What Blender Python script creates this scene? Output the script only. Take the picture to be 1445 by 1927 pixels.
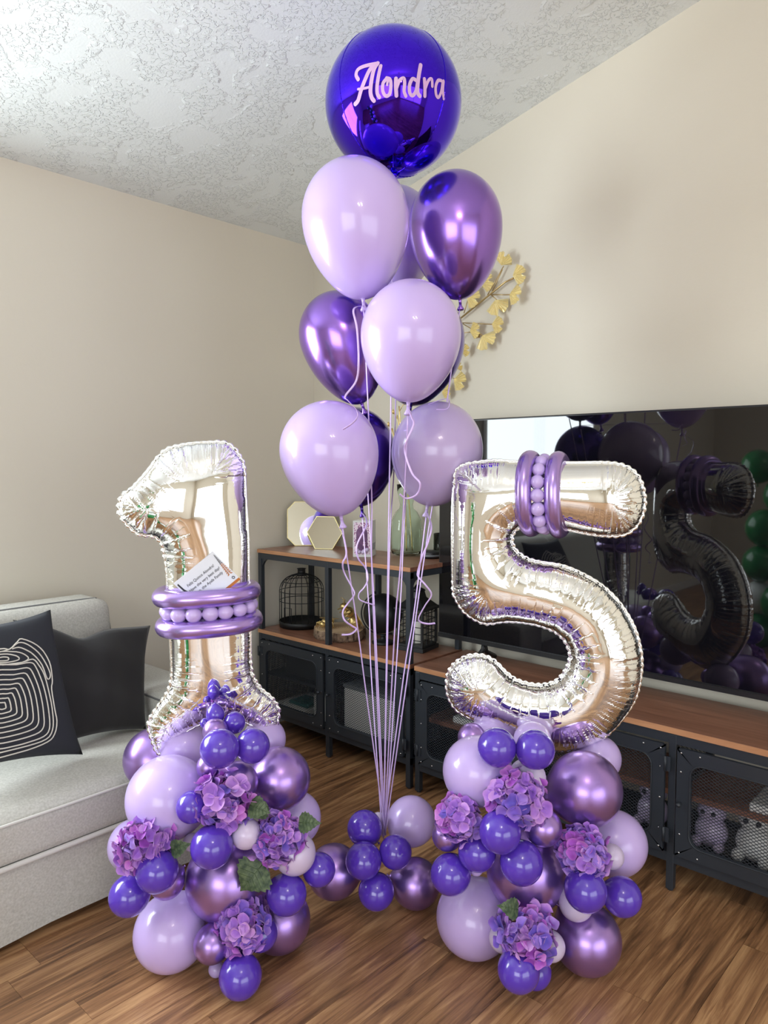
import bpy, bmesh, math, random
import numpy as np
from mathutils import Vector, Matrix, Quaternion
random.seed(7); rng = np.random.default_rng(5)
S = bpy.context.scene
for o in list(bpy.data.objects): bpy.data.objects.remove(o)
R = math.radians
# ---------------------------------------------------------------- camera
cam = bpy.data.cameras.new('camera'); cam.sensor_fit = 'HORIZONTAL'; cam.sensor_width = 36
cam.lens = 36*1389/1445; cam.clip_start = .02
co = bpy.data.objects.new('camera', cam); S.collection.objects.link(co)
th, pt = R(42.5), math.atan(89/1389)
fw = Vector((math.cos(th)*math.cos(pt), math.sin(th)*math.cos(pt), -math.sin(pt)))
rt = Vector((math.sin(th), -math.cos(th), 0)); up = rt.cross(fw)
co.matrix_world = Matrix(((rt.x, up.x, -fw.x, 0), (rt.y, up.y, -fw.y, 0), (rt.z, up.z, -fw.z, 1.375), (0, 0, 0, 1)))
S.camera = co
CAM = Vector((0, 0, 1.375))
# ---------------------------------------------------------------- light and exposure
vs = S.view_settings
vs.view_transform = 'Standard'; vs.look = 'None'; vs.gamma = 1; vs.use_curve_mapping = False
vs.exposure = 0.0
w = bpy.data.worlds.new('world'); S.world = w; w.use_nodes = True
bg = w.node_tree.nodes['Background']; bg.inputs[0].default_value = (.80, .90, 1, 1); bg.inputs[1].default_value = 2.0
def area(name, loc, target, sx, sy, power, col):
    l = bpy.data.lights.new(name, 'AREA'); l.shape = 'RECTANGLE'; l.size = sx; l.size_y = sy; l.energy = power; l.color = col
    o = bpy.data.objects.new(name, l); S.collection.objects.link(o); o.location = loc
    o.rotation_euler = (Vector(target)-Vector(loc)).to_track_quat('-Z', 'Y').to_euler()
    return o
area('side_window_daylight', (-.10, 3.01, 1.62), (-.10, 0, 1.62), 1.6, 1.15, 84, (.88, .97, 1))
area('rear_glazing_fill', (-.9, -5.46, 1.45), (-.6, 0, 1.45), 5.0, 2.6, 78, (.95, .98, 1))  # unseen glazing behind the viewer, made wall-wide as soft frontal fill
area('left_fill_light', (-3.96, -1.6, 1.75), (0, -1.6, 1.75), 3.4, 2.0, 84, (.95, .98, 1))  # added fill from the unseen left wall, kept out of the television's reflection
# ---------------------------------------------------------------- helpers
COL = S.collection
def link(o, parent=None):
    COL.objects.link(o)
    if parent is not None: o.parent = parent
    return o
def tag(o, label=None, cat=None, group=None, kind=None):
    if label: o['label'] = label
    if cat: o['category'] = cat
    if group: o['group'] = group
    if kind: o['kind'] = kind
    return o
def empty(name, loc=(0, 0, 0), rz=0, label=None, cat=None, group=None):
    o = bpy.data.objects.new(name, None); o.location = loc; o.rotation_euler = (0, 0, rz); o.empty_display_size = .02
    link(o); return tag(o, label, cat, group)
class MB:
    def __init__(s): s.v = []; s.f = []; s.sm = []; s.uv = None
    def add(s, vs, fs, smooth=False):
        b = len(s.v); s.v += [tuple(v) for v in vs]; s.f += [tuple(i+b for i in f) for f in fs]; s.sm += [smooth]*len(fs); return s
    def box(s, x0, x1, y0, y1, z0, z1):
        v = [(x, y, z) for x in (x0, x1) for y in (y0, y1) for z in (z0, z1)]
        return s.add(v, [(0, 1, 3, 2), (4, 6, 7, 5), (0, 4, 5, 1), (2, 3, 7, 6), (0, 2, 6, 4), (1, 5, 7, 3)])
    def obox(s, c, ax, ay, az):          # oriented box from centre and three half vectors
        c, ax, ay, az = map(Vector, (c, ax, ay, az))
        v = [c+ax*i+ay*j+az*k for i in (-1, 1) for j in (-1, 1) for k in (-1, 1)]
        return s.add(v, [(0, 1, 3, 2), (4, 6, 7, 5), (0, 4, 5, 1), (2, 3, 7, 6), (0, 2, 6, 4), (1, 5, 7, 3)])
    def lathe(s, prof, n=32, M=None, smooth=True, phase=0):  # prof: list of (r, z)
        vs = []; fs = []
        for r, z in prof:
            for k in range(n):
                a = 2*math.pi*k/n+phase; vs.append(Vector((r*math.cos(a), r*math.sin(a), z)))
        m = len(prof)
        for i in range(m-1):
            for k in range(n):
                fs.append((i*n+k, i*n+(k+1) % n, (i+1)*n+(k+1) % n, (i+1)*n+k))
        if prof[0][0] > 1e-5: fs.append(tuple(range(n-1, -1, -1)))
        if prof[-1][0] > 1e-5: fs.append(tuple((m-1)*n+k for k in range(n)))
        if M is not None: vs = [M @ v for v in vs]
        return s.add(vs, fs, smooth)
    def ball(s, c, r, n=20, sc=(1, 1, 1), M=None):
        pr = [(math.sin(math.pi*i/(n//2))*r, -math.cos(math.pi*i/(n//2))*r) for i in range(n//2+1)]
        pr[0] = (1e-6, -r); pr[-1] = (1e-6, r)
        T = Matrix.Translation(c) @ (M or Matrix.Identity(4)) @ Matrix.Diagonal((*sc, 1))
        return s.lathe(pr, n, T)
    def tube(s, pts, r, n=8, closed=False, flat=None, smooth=True):
        P = [Vector(p) for p in pts]; m = len(P); vs = []; fs = []
        rr = r if isinstance(r, (list, tuple)) else [r]*m
        prev = None
        for i in range(m):
            if closed: t = P[(i+1) % m]-P[i-1]
            else: t = P[min(i+1, m-1)]-P[max(i-1, 0)]
            t = t.normalized() if t.length > 1e-9 else Vector((0, 0, 1))
            if prev is None:
                a = Vector((0, 0, 1)) if abs(t.z) < .9 else Vector((1, 0, 0)); nrm = (a-t*a.dot(t)).normalized()
            else: nrm = (prev-t*prev.dot(t)).normalized()
            prev = nrm; b = t.cross(nrm)
            for k in range(n):
                a = 2*math.pi*k/n
                vs.append(P[i]+nrm*math.cos(a)*rr[i]*(flat or 1)+b*math.sin(a)*rr[i])
        for i in range(m if closed else m-1):
            j = (i+1) % m
            for k in range(n): fs.append((i*n+k, i*n+(k+1) % n, j*n+(k+1) % n, j*n+k))
        if not closed: fs += [tuple(range(n-1, -1, -1)), tuple((m-1)*n+k for k in range(n))]
        return s.add(vs, fs, smooth)
    def prism(s, poly, h0, h1, M=None):    # poly in xy, extruded along z
        n = len(poly); vs = [Vector((x, y, h0)) for x, y in poly]+[Vector((x, y, h1)) for x, y in poly]
        fs = [tuple(range(n-1, -1, -1)), tuple(range(n, 2*n))]+[(i, (i+1) % n, n+(i+1) % n, n+i) for i in range(n)]
        if M is not None: vs = [M @ v for v in vs]
        return s.add(vs, fs)
    def mesh(s, name, mat=None):
        me = bpy.data.meshes.new(name); me.from_pydata(s.v, [], s.f); me.update()
        me.polygons.foreach_set('use_smooth', s.sm)
        if mat is not None: me.materials.append(mat)
        return me
    def build(s, name, mat, parent=None, bevel=0, loc=None, rz=0, fix=True):
        me = s.mesh(name, mat)
        if fix:
            bm = bmesh.new(); bm.from_mesh(me); bmesh.ops.recalc_face_normals(bm, faces=bm.faces); bm.to_mesh(me); bm.free()
        o = bpy.data.objects.new(name, me); link(o, parent)
        if loc is not None: o.location = loc
        if rz: o.rotation_euler = (0, 0, rz)
        if bevel:
            b = o.modifiers.new('bevel', 'BEVEL'); b.width = bevel; b.segments = 2; b.limit_method = 'ANGLE'; b.angle_limit = R(40)
        return o
def catmull(P, n=8, closed=False):
    P = [np.array(p, float) for p in P]; o = []; m = len(P)
    for i in range(m if closed else m-1):
        if closed: p0, p1, p2, p3 = P[i-1], P[i], P[(i+1) % m], P[(i+2) % m]
        else: p0, p1, p2, p3 = P[max(i-1, 0)], P[i], P[i+1], P[min(i+2, m-1)]
        for k in range(n):
            t = k/n; o.append(.5*((2*p1)+(-p0+p2)*t+(2*p0-5*p1+4*p2-p3)*t*t+(-p0+3*p1-3*p2+p3)*t**3))
    if not closed: o.append(P[-1])
    return o
def frame(origin, z, x=None):          # matrix whose z axis is z
    z = Vector(z).normalized(); x = Vector(x or ((1, 0, 0) if abs(z.x) < .9 else (0, 1, 0)))
    x = (x-z*x.dot(z)).normalized(); y = z.cross(x)
    return Matrix(((x.x, y.x, z.x, origin[0]), (x.y, y.y, z.y, origin[1]), (x.z, y.z, z.z, origin[2]), (0, 0, 0, 1)))
# ---------------------------------------------------------------- materials
def srgb(r, g, b): return tuple(((c/255)/12.92 if c/255 <= .04045 else ((c/255+.055)/1.055)**2.4) for c in (r, g, b))+(1,)
def mat(name, col, rough=.5, metal=0, coat=0, **kw):
    m = bpy.data.materials.new(name); m.use_nodes = True; b = m.node_tree.nodes['Principled BSDF']
    b.inputs['Base Color'].default_value = col if len(col) == 4 else (*col, 1)
    b.inputs['Roughness'].default_value = rough; b.inputs['Metallic'].default_value = metal
    b.inputs['Coat Weight'].default_value = coat; b.inputs['Coat Roughness'].default_value = kw.pop('coatr', .05)
    for k, v in kw.items(): b.inputs[k.replace('_', ' ')].default_value = v
    return m
def nt(m): return m.node_tree, m.node_tree.nodes['Principled BSDF']
def node(t, typ, **kw):
    n = t.nodes.new(typ)
    for k, v in kw.items():
        if k.startswith('i_'): n.inputs[k[2:].replace('_', ' ')].default_value = v
        else: setattr(n, k, v)
    return n
def math_(t, op, a, b=None):
    n = t.nodes.new('ShaderNodeMath'); n.operation = op
    for i, x in enumerate((a, b)):
        if x is None: continue
        if isinstance(x, (int, float)): n.inputs[i].default_value = x
        else: t.links.new(x, n.inputs[i])
    return n.outputs[0]
def ramp(t, fac, stops):
    n = t.nodes.new('ShaderNodeValToRGB'); e = n.color_ramp.elements
    while len(e) < len(stops): e.new(.5)
    for el, (p, c) in zip(e, stops): el.position = p; el.color = c if len(c) == 4 else (*c, 1)
    t.links.new(fac, n.inputs[0]); return n.outputs[0]
def bumpify(m, scale, dist, strength=1, detail=2, coords='Object', rough=.5, stretch=None):
    t, b = nt(m); tc = node(t, 'ShaderNodeTexCoord'); src = tc.outputs[coords]
    if stretch:
        mp = node(t, 'ShaderNodeMapping'); mp.inputs['Scale'].default_value = stretch; t.links.new(src, mp.inputs[0]); src = mp.outputs[0]
    n = node(t, 'ShaderNodeTexNoise', i_Scale=scale, i_Detail=detail, i_Roughness=rough); t.links.new(src, n.inputs['Vector'])
    bp = node(t, 'ShaderNodeBump', i_Distance=dist, i_Strength=strength); t.links.new(n.outputs['Fac'], bp.inputs['Height'])
    t.links.new(bp.outputs[0], b.inputs['Normal']); return n, bp
def noise_col(m, scale, c0, c1, lo=.35, hi=.65, detail=4, stretch=None):
    t, b = nt(m); tc = node(t, 'ShaderNodeTexCoord'); src = tc.outputs['Object']
    if stretch:
        mp = node(t, 'ShaderNodeMapping'); mp.inputs['Scale'].default_value = stretch; t.links.new(src, mp.inputs[0]); src = mp.outputs[0]
    n = node(t, 'ShaderNodeTexNoise', i_Scale=scale, i_Detail=detail); t.links.new(src, n.inputs['Vector'])
    t.links.new(ramp(t, n.outputs['Fac'], [(lo, c0), (hi, c1)]), b.inputs['Base Color'])
M = {}
M['wall'] = mat('wall_paint', srgb(218, 211, 195), .75); bumpify(M['wall'], 60, .0012, .35, 3)
M['trim'] = mat('white_trim', srgb(225, 224, 220), .45)
# knockdown plaster ceiling
M['ceiling'] = mat('knockdown_ceiling', srgb(234, 239, 238), .85)
def _ceil():
    t, b = nt(M['ceiling']); tc = node(t, 'ShaderNodeTexCoord')
    n1 = node(t, 'ShaderNodeTexNoise', i_Scale=58, i_Detail=2.5, i_Roughness=.55, i_Distortion=.35); t.links.new(tc.outputs['Object'], n1.inputs['Vector'])
    r1 = ramp(t, n1.outputs['Fac'], [(.50, (0, 0, 0)), (.535, (1, 1, 1))])
    n2 = node(t, 'ShaderNodeTexNoise', i_Scale=7, i_Detail=2, i_Distortion=.8); t.links.new(tc.outputs['Object'], n2.inputs['Vector'])
    r2 = ramp(t, n2.outputs['Fac'], [(.42, (0, 0, 0)), (.52, (1, 1, 1))])
    n3 = node(t, 'ShaderNodeTexNoise', i_Scale=130, i_Detail=2); t.links.new(tc.outputs['Object'], n3.inputs['Vector'])
    h = math_(t, 'ADD', math_(t, 'MULTIPLY', r1, r2), math_(t, 'MULTIPLY', n3.outputs['Fac'], .18))
    bp = node(t, 'ShaderNodeBump', i_Distance=.004, i_Strength=.9); t.links.new(h, bp.inputs['Height']); t.links.new(bp.outputs[0], b.inputs['Normal'])
_ceil()
def wood(name, c0, c1, c2, along='x', rough=.42, rnd=True, dark=.5):
    m = mat(name, c1, rough); t, b = nt(m)
    g = node(t, 'ShaderNodeNewGeometry'); oi = node(t, 'ShaderNodeObjectInfo')
    add = node(t, 'ShaderNodeVectorMath', operation='ADD'); t.links.new(g.outputs['Position'], add.inputs[0])
    if rnd:
        cm = node(t, 'ShaderNodeCombineXYZ'); t.links.new(math_(t, 'MULTIPLY', oi.outputs['Random'], 31), cm.inputs[0]); t.links.new(math_(t, 'MULTIPLY', oi.outputs['Random'], 17), cm.inputs[1])
        t.links.new(cm.outputs[0], add.inputs[1])
    sc = (1.1, 13, 4) if along == 'x' else (13, 1.1, 6)
    mp = node(t, 'ShaderNodeMapping'); mp.inputs['Scale'].default_value = sc; t.links.new(add.outputs[0], mp.inputs[0])
    n = node(t, 'ShaderNodeTexNoise', i_Scale=2.2, i_Detail=6, i_Roughness=.6, i_Distortion=.9); t.links.new(mp.outputs[0], n.inputs['Vector'])
    mp2 = node(t, 'ShaderNodeMapping'); mp2.inputs['Scale'].default_value = tuple(v*(1 if i == (0 if along == 'x' else 1) else 5) for i, v in enumerate(sc)); t.links.new(add.outputs[0], mp2.inputs[0])
    n2 = node(t, 'ShaderNodeTexNoise', i_Scale=3, i_Detail=4, i_Roughness=.7); t.links.new(mp2.outputs[0], n2.inputs['Vector'])
    f = math_(t, 'ADD', math_(t, 'MULTIPLY', n.outputs['Fac'], .72), math_(t, 'MULTIPLY', n2.outputs['Fac'], .28))
    if rnd: f = math_(t, 'ADD', f, math_(t, 'MULTIPLY', math_(t, 'SUBTRACT', oi.outputs['Random'], .5), .10))
    t.links.new(ramp(t, f, [(.36, c0), (.50, c1), (.64, c2)]), b.inputs['Base Color'])
    bp = node(t, 'ShaderNodeBump', i_Distance=.0006, i_Strength=.35); t.links.new(f, bp.inputs['Height']); t.links.new(bp.outputs[0], b.inputs['Normal'])
    return m
M['floor'] = wood('walnut_plank', srgb(94, 66, 45), srgb(148, 107, 74), srgb(192, 149, 106), 'x', .34)
M['board'] = wood('cabinet_top_veneer', srgb(120, 80, 62), srgb(140, 96, 76), srgb(156, 110, 88), 'y', .33, False)
M['board_edge'] = wood('cabinet_edge_veneer', srgb(170, 120, 86), srgb(190, 138, 100), srgb(204, 152, 112), 'y', .3, False)
M['steel'] = mat('black_powder_coat', srgb(43, 48, 55), .42, .0); bumpify(M['steel'], 400, .0003, .3)
M['rivet'] = mat('bright_rivet', (.6, .6, .6), .25, 1)
M['tv'] = mat('tv_glass', (.004, .004, .006), .03, 0, .6, coatr=.02)
M['tvframe'] = mat('tv_bezel', (.012, .012, .014), .35)
M['sofa'] = mat('sofa_cloth', srgb(190, 188, 180), .9); noise_col(M['sofa'], 160, srgb(178, 176, 168), srgb(202, 200, 193), .3, .7); bumpify(M['sofa'], 500, .001, .5)
M['piping'] = mat('sofa_piping', srgb(212, 210, 204), .85)
M['pipedark'] = mat('sofa_piping_grey', srgb(112, 112, 112), .9)  # darker grey piping for the back cushion and armrest
M['blackcloth'] = mat('black_velvet', srgb(30, 28, 30), .85, Sheen_Weight=.15); bumpify(M['blackcloth'], 9, .01, .5)
M['navycloth'] = mat('charcoal_cotton', srgb(42, 44, 51), .85); bumpify(M['navycloth'], 600, .0008, .4)
M['cord'] = mat('white_cord', srgb(225, 220, 208), .8); bumpify(M['cord'], 900, .001, .6)
def latex(name, c, rough=.22, coat=.5, sub=.0, **kw):
    m = mat(name, c, rough, 0, coat, coatr=.07, **kw)
    m.node_tree.nodes['Principled BSDF'].inputs['Specular IOR Level'].default_value = .5
    return m
M['lilac'] = latex('lilac_latex', srgb(196, 172, 230), .3)
M['pearl'] = latex('milky_lilac_latex', srgb(206, 190, 222), .34)
M['violet'] = latex('violet_latex', srgb(84, 52, 178), .2, .6)
M['haze'] = latex('dusty_lilac_latex', srgb(184, 164, 208), .28)
M['chrome'] = mat('purple_chrome_latex', srgb(168, 134, 208), .31, .88, .25, coatr=.12)
M['chromeh'] = mat('floating_chrome_latex', srgb(150, 110, 204), .22, .92, .3, coatr=.08)
M['violetchrome'] = mat('dark_violet_latex', srgb(80, 48, 158), .2, .85, .3, coatr=.08)
M['ringchrome'] = mat('light_chrome_latex', srgb(176, 146, 218), .26, .85, .35, coatr=.1)
M['orb'] = mat('violet_mirror_foil', srgb(72, 34, 222), .04, 1)
M['vinyl'] = mat('pink_vinyl', srgb(206, 166, 212), .4)
M['ribbon'] = mat('lilac_ribbon', srgb(212, 184, 240), .3, .1, .3)
M['flange'] = mat('foil_seam', (.88, .88, .87), .16, 1)
M['gold'] = mat('gold_metal', srgb(232, 204, 140), .34, .9); bumpify(M['gold'], 120, .002, .5)
M['leafgold'] = mat('gold_leaf_metal', srgb(240, 224, 168), .38, .5); bumpify(M['leafgold'], 140, .0025, .8)
M['brass'] = mat('pale_brass', srgb(226, 214, 160), .3, 1)
M['mirror'] = mat('mirror_glass', (.93, .95, .92), .015, 1)
M['glass'] = mat('green_glass', (.84, .93, .86), .02, 0, 0, Transmission_Weight=1, IOR=1.3)
M['wax'] = mat('candle_wax', srgb(230, 228, 218), .5)
M['white'] = mat('white_card', srgb(226, 226, 224), .6)
M['greybox'] = mat('grey_plastic', srgb(120, 124, 128), .5)
M['darkbox'] = mat('dark_plastic', srgb(40, 42, 46), .45)
M['teal'] = mat('teal_plastic', srgb(40, 110, 110), .5)
M['blackmetal'] = mat('matte_black_metal', srgb(26, 27, 29), .5)
M['globe'] = mat('black_globe_paint', srgb(26, 28, 30), .45)
M['bark'] = mat('bark', srgb(116, 92, 74), .95); noise_col(M['bark'], 60, srgb(70, 52, 42), srgb(168, 142, 118), .3, .7, 6, (1, 1, .5)); bumpify(M['bark'], 70, .01, 1, 5)
M['cutwood'] = mat('cut_wood', srgb(206, 178, 142), .7)
def _rings():
    t, b = nt(M['cutwood']); tc = node(t, 'ShaderNodeTexCoord')
    wv = node(t, 'ShaderNodeTexWave', wave_type='RINGS', rings_direction='Z', i_Scale=28, i_Distortion=2.5, i_Detail=2); t.links.new(tc.outputs['Object'], wv.inputs['Vector'])
    t.links.new(ramp(t, wv.outputs['Fac'], [(.2, srgb(188, 156, 120)), (.8, srgb(222, 198, 164))]), b.inputs['Base Color'])
_rings()
M['purpleart'] = mat('purple_print', srgb(92, 56, 92), .5); noise_col(M['purpleart'], 30, srgb(74, 40, 84), srgb(140, 96, 140), .3, .8)
M['pinkdots'] = mat('pink_lace_print', srgb(230, 190, 220), .6)
def _dots():
    t, b = nt(M['pinkdots']); tc = node(t, 'ShaderNodeTexCoord')
    v = node(t, 'ShaderNodeTexVoronoi', i_Scale=150); t.links.new(tc.outputs['Object'], v.inputs['Vector'])
    t.links.new(ramp(t, v.outputs['Distance'], [(.35, srgb(150, 70, 130)), (.5, srgb(240, 222, 236))]), b.inputs['Base Color'])
_dots()
M['cardpaper'] = mat('card_paper', srgb(226, 230, 240), .5)
M['ink'] = mat('black_ink', (.02, .02, .03), .6)
M['copper'] = mat('copper_ink', srgb(178, 106, 48), .4, .4)
M['twig'] = mat('gold_stem', srgb(196, 170, 120), .35, .8)
def foil():
    m = mat('silver_foil', (.95, .95, .94), .04, 1); t, b = nt(m)
    uv = node(t, 'ShaderNodeUVMap'); sp = node(t, 'ShaderNodeSeparateXYZ'); t.links.new(uv.outputs[0], sp.inputs[0])
    s, d = sp.outputs[0], sp.outputs[1]
    at = node(t, 'ShaderNodeAttribute', attribute_name='pucker'); pk = at.outputs['Fac']
    tc = node(t, 'ShaderNodeTexCoord')
    lo = node(t, 'ShaderNodeTexNoise', i_Scale=11, i_Detail=1); t.links.new(tc.outputs['Object'], lo.inputs['Vector'])
    msk = ramp(t, lo.outputs['Fac'], [(.38, (.25, .25, .25)), (.55, (1, 1, 1))])
    near = ramp(t, d, [(.0, (1, 1, 1)), (.045, (.85, .85, .85)), (.085, (0, 0, 0))])
    near2 = ramp(t, d, [(.0, (1, 1, 1)), (.010, (.25, .25, .25)), (.016, (0, 0, 0))])
    cx = node(t, 'ShaderNodeCombineXYZ'); t.links.new(math_(t, 'MULTIPLY', s, 210), cx.inputs[0]); t.links.new(math_(t, 'MULTIPLY', d, 7), cx.inputs[1])
    n = node(t, 'ShaderNodeTexNoise', i_Scale=1, i_Detail=1, i_Roughness=.4); t.links.new(cx.outputs[0], n.inputs['Vector'])
    cx2 = node(t, 'ShaderNodeCombineXYZ'); t.links.new(math_(t, 'MULTIPLY', s, 30), cx2.inputs[0]); t.links.new(math_(t, 'MULTIPLY', d, 4), cx2.inputs[1])
    n2 = node(t, 'ShaderNodeTexNoise', i_Scale=1, i_Detail=0); t.links.new(cx2.outputs[0], n2.inputs['Vector'])
    fold = math_(t, 'ABSOLUTE', math_(t, 'SUBTRACT', n2.outputs['Fac'], .5))
    amp = math_(t, 'ADD', math_(t, 'MULTIPLY', math_(t, 'MULTIPLY', near, msk), pk), math_(t, 'MULTIPLY', near2, .5))
    # very soft sags on the flat runs
    cx3 = node(t, 'ShaderNodeTexNoise', i_Scale=7, i_Detail=0); t.links.new(tc.outputs['Object'], cx3.inputs['Vector'])
    h = math_(t, 'ADD', math_(t, 'MULTIPLY', n.outputs['Fac'], amp), math_(t, 'MULTIPLY', math_(t, 'MULTIPLY', fold, math_(t, 'MULTIPLY', near, pk)), 6.0))
    h = math_(t, 'ADD', h, math_(t, 'MULTIPLY', cx3.outputs['Fac'], 2.5))
    bp = node(t, 'ShaderNodeBump', i_Distance=.0042, i_Strength=.9); t.links.new(h, bp.inputs['Height']); t.links.new(bp.outputs[0], b.inputs['Normal'])
    return m
M['foil'] = foil()
def petal_mat(name, a, b_, c):
    m = mat(name, a, .6, Sheen_Weight=.2); t, b = nt(m); oi = node(t, 'ShaderNodeObjectInfo'); tc = node(t, 'ShaderNodeTexCoord')
    n = node(t, 'ShaderNodeTexNoise', i_Scale=1.6, i_Detail=2); t.links.new(tc.outputs['Object'], n.inputs['Vector'])
    at = node(t, 'ShaderNodeAttribute', attribute_name='rim')
    f = math_(t, 'ADD', math_(t, 'ADD', math_(t, 'MULTIPLY', oi.outputs['Random'], .5), math_(t, 'MULTIPLY', n.outputs['Fac'], .3)), math_(t, 'MULTIPLY', at.outputs['Fac'], .28))
    t.links.new(ramp(t, f, [(.12, a), (.45, b_), (.92, c)]), b.inputs['Base Color']); return m
PET = [petal_mat('petal_magenta', srgb(120, 36, 152), srgb(164, 76, 192), srgb(212, 140, 220)),
       petal_mat('petal_lilac', srgb(106, 58, 168), srgb(156, 100, 202), srgb(212, 160, 224)),
       petal_mat('petal_blue', srgb(74, 60, 172), srgb(124, 88, 198), srgb(182, 140, 220))]
M['petalcore'] = mat('floret_core', srgb(120, 70, 150), .7)
M['leafgreen'] = mat('hydrangea_leaf', srgb(62, 84, 58), .55); noise_col(M['leafgreen'], 90, srgb(42, 62, 42), srgb(92, 108, 76))
M['stemgreen'] = mat('green_stem', srgb(72, 92, 58), .6)
M['greenlatex'] = latex('green_latex', srgb(30, 120, 60), .22)
M['whitelatex'] = latex('white_latex', srgb(225, 228, 226), .25)
# ---------------------------------------------------------------- measured data (metres, room coordinates)
BALLS_L = [["chrome",1.1519,2.0107,0.4774,0.0917,"purple chrome balloon at the back left of the left stack, beside the sofa seat"],["lilac",1.1654,1.8663,0.5446,0.0753,"lilac balloon lying behind the left foot of the silver number one"],["lilac",1.3456,1.7171,0.5576,0.0641,"lilac balloon peeking out behind the right foot of the silver number one"],["lilac",1.0459,1.7561,0.4694,0.1126,"largest pale lilac balloon at upper left of the left stack"],["chrome",1.2955,1.5876,0.4924,0.0875,"big purple chrome balloon at upper right of the left stack"],["lilac",1.0496,1.9528,0.2628,0.0751,"lilac balloon showing behind the leftmost hydrangea, near the sofa front"],["lilac",1.3893,1.6329,0.329,0.0783,"lilac balloon at the right edge of the left stack, behind the leafy hydrangea"],["chrome",1.1551,1.6421,0.2402,0.1143,"huge purple chrome balloon in the middle of the left stack above the lowest hydrangea"],["lilac",1.0376,1.7398,0.1001,0.1005,"pale lilac balloon resting on the floor at the lower left of the left stack"],["chrome",1.283,1.5781,0.0878,0.0879,"purple chrome balloon on the floor at the lower right of the left stack"],["chrome",1.1482,1.5847,0.5297,0.0569,"small purple chrome balloon behind the top hydrangea of the left stack"],["chrome",1.1092,1.6544,0.5651,0.0333,"tiny purple chrome balloon tucked left below the upper violet pair, left stack"],["chrome",1.0682,1.5909,0.1186,0.0489,"small purple chrome balloon beside the lowest hydrangea of the left stack"],["chrome",1.0081,1.7088,0.2698,0.0475,"small purple chrome balloon behind the violet balloon under the leftmost hydrangea"],["chrome",0.9574,1.8194,0.2968,0.0272,"tiny dark chrome balloon in shade below the leftmost hydrangea"],["violet",1.1446,1.673,0.6944,0.0254,"pear-shaped tiny violet balloon at the very top of the left stack"],["violet",1.1772,1.6313,0.6737,0.0298,"small violet balloon right of the pear-shaped tip balloon, left stack"],["violet",1.1274,1.6961,0.6696,0.0141,"tiniest violet balloon left of the pear-shaped tip balloon, left stack"],["chrome",1.1167,1.6333,0.666,0.0332,"tiny chrome balloon just below the pear-shaped tip balloon, left stack"],["violet",1.0804,1.5623,0.6478,0.0499,"glossy violet balloon, left one of the pair under the tip of the left stack"],["violet",1.1689,1.5413,0.6348,0.0455,"glossy violet balloon, right one of the pair under the tip of the left stack"],["violet",1.0277,1.6117,0.496,0.041,"violet balloon partly covered by the left side of the top hydrangea, left stack"],["violet",1.0466,1.5542,0.4039,0.054,"violet balloon directly below the top hydrangea, left stack"],["pearl",1.131,1.5227,0.4173,0.0394,"small milky lilac balloon between the top and the leafy hydrangea, left stack"],["pearl",1.0562,1.6596,0.3746,0.0232,"little milky lilac balloon peeking left of the violet balloon below the top hydrangea"],["violet",0.9542,1.6623,0.3367,0.0533,"violet balloon right under the leftmost hydrangea, left stack"],["violet",0.917,1.7372,0.2579,0.0522,"outermost violet balloon at the left edge of the left stack, in front of the sofa"],["pearl",1.2441,1.4636,0.3413,0.0563,"milky lilac balloon behind the right side of the leafy hydrangea, left stack"],["violet",1.2155,1.4636,0.2395,0.053,"violet balloon right of centre above the floor chrome balloon, left stack"],["violet",1.3126,1.443,0.2749,0.0447,"violet balloon linking the left stack to the low middle cluster"],["violet",1.1729,1.5215,0.1275,0.0461,"violet balloon behind the right side of the lowest hydrangea, left stack"],["violet",1.0919,1.5019,0.0608,0.055,"violet balloon standing alone on the floor at the front foot of the left stack"],["lilac",1.0981,1.6178,0.0208,0.0209,"tiny lilac balloon behind the front foot violet balloon of the left stack"]]
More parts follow.
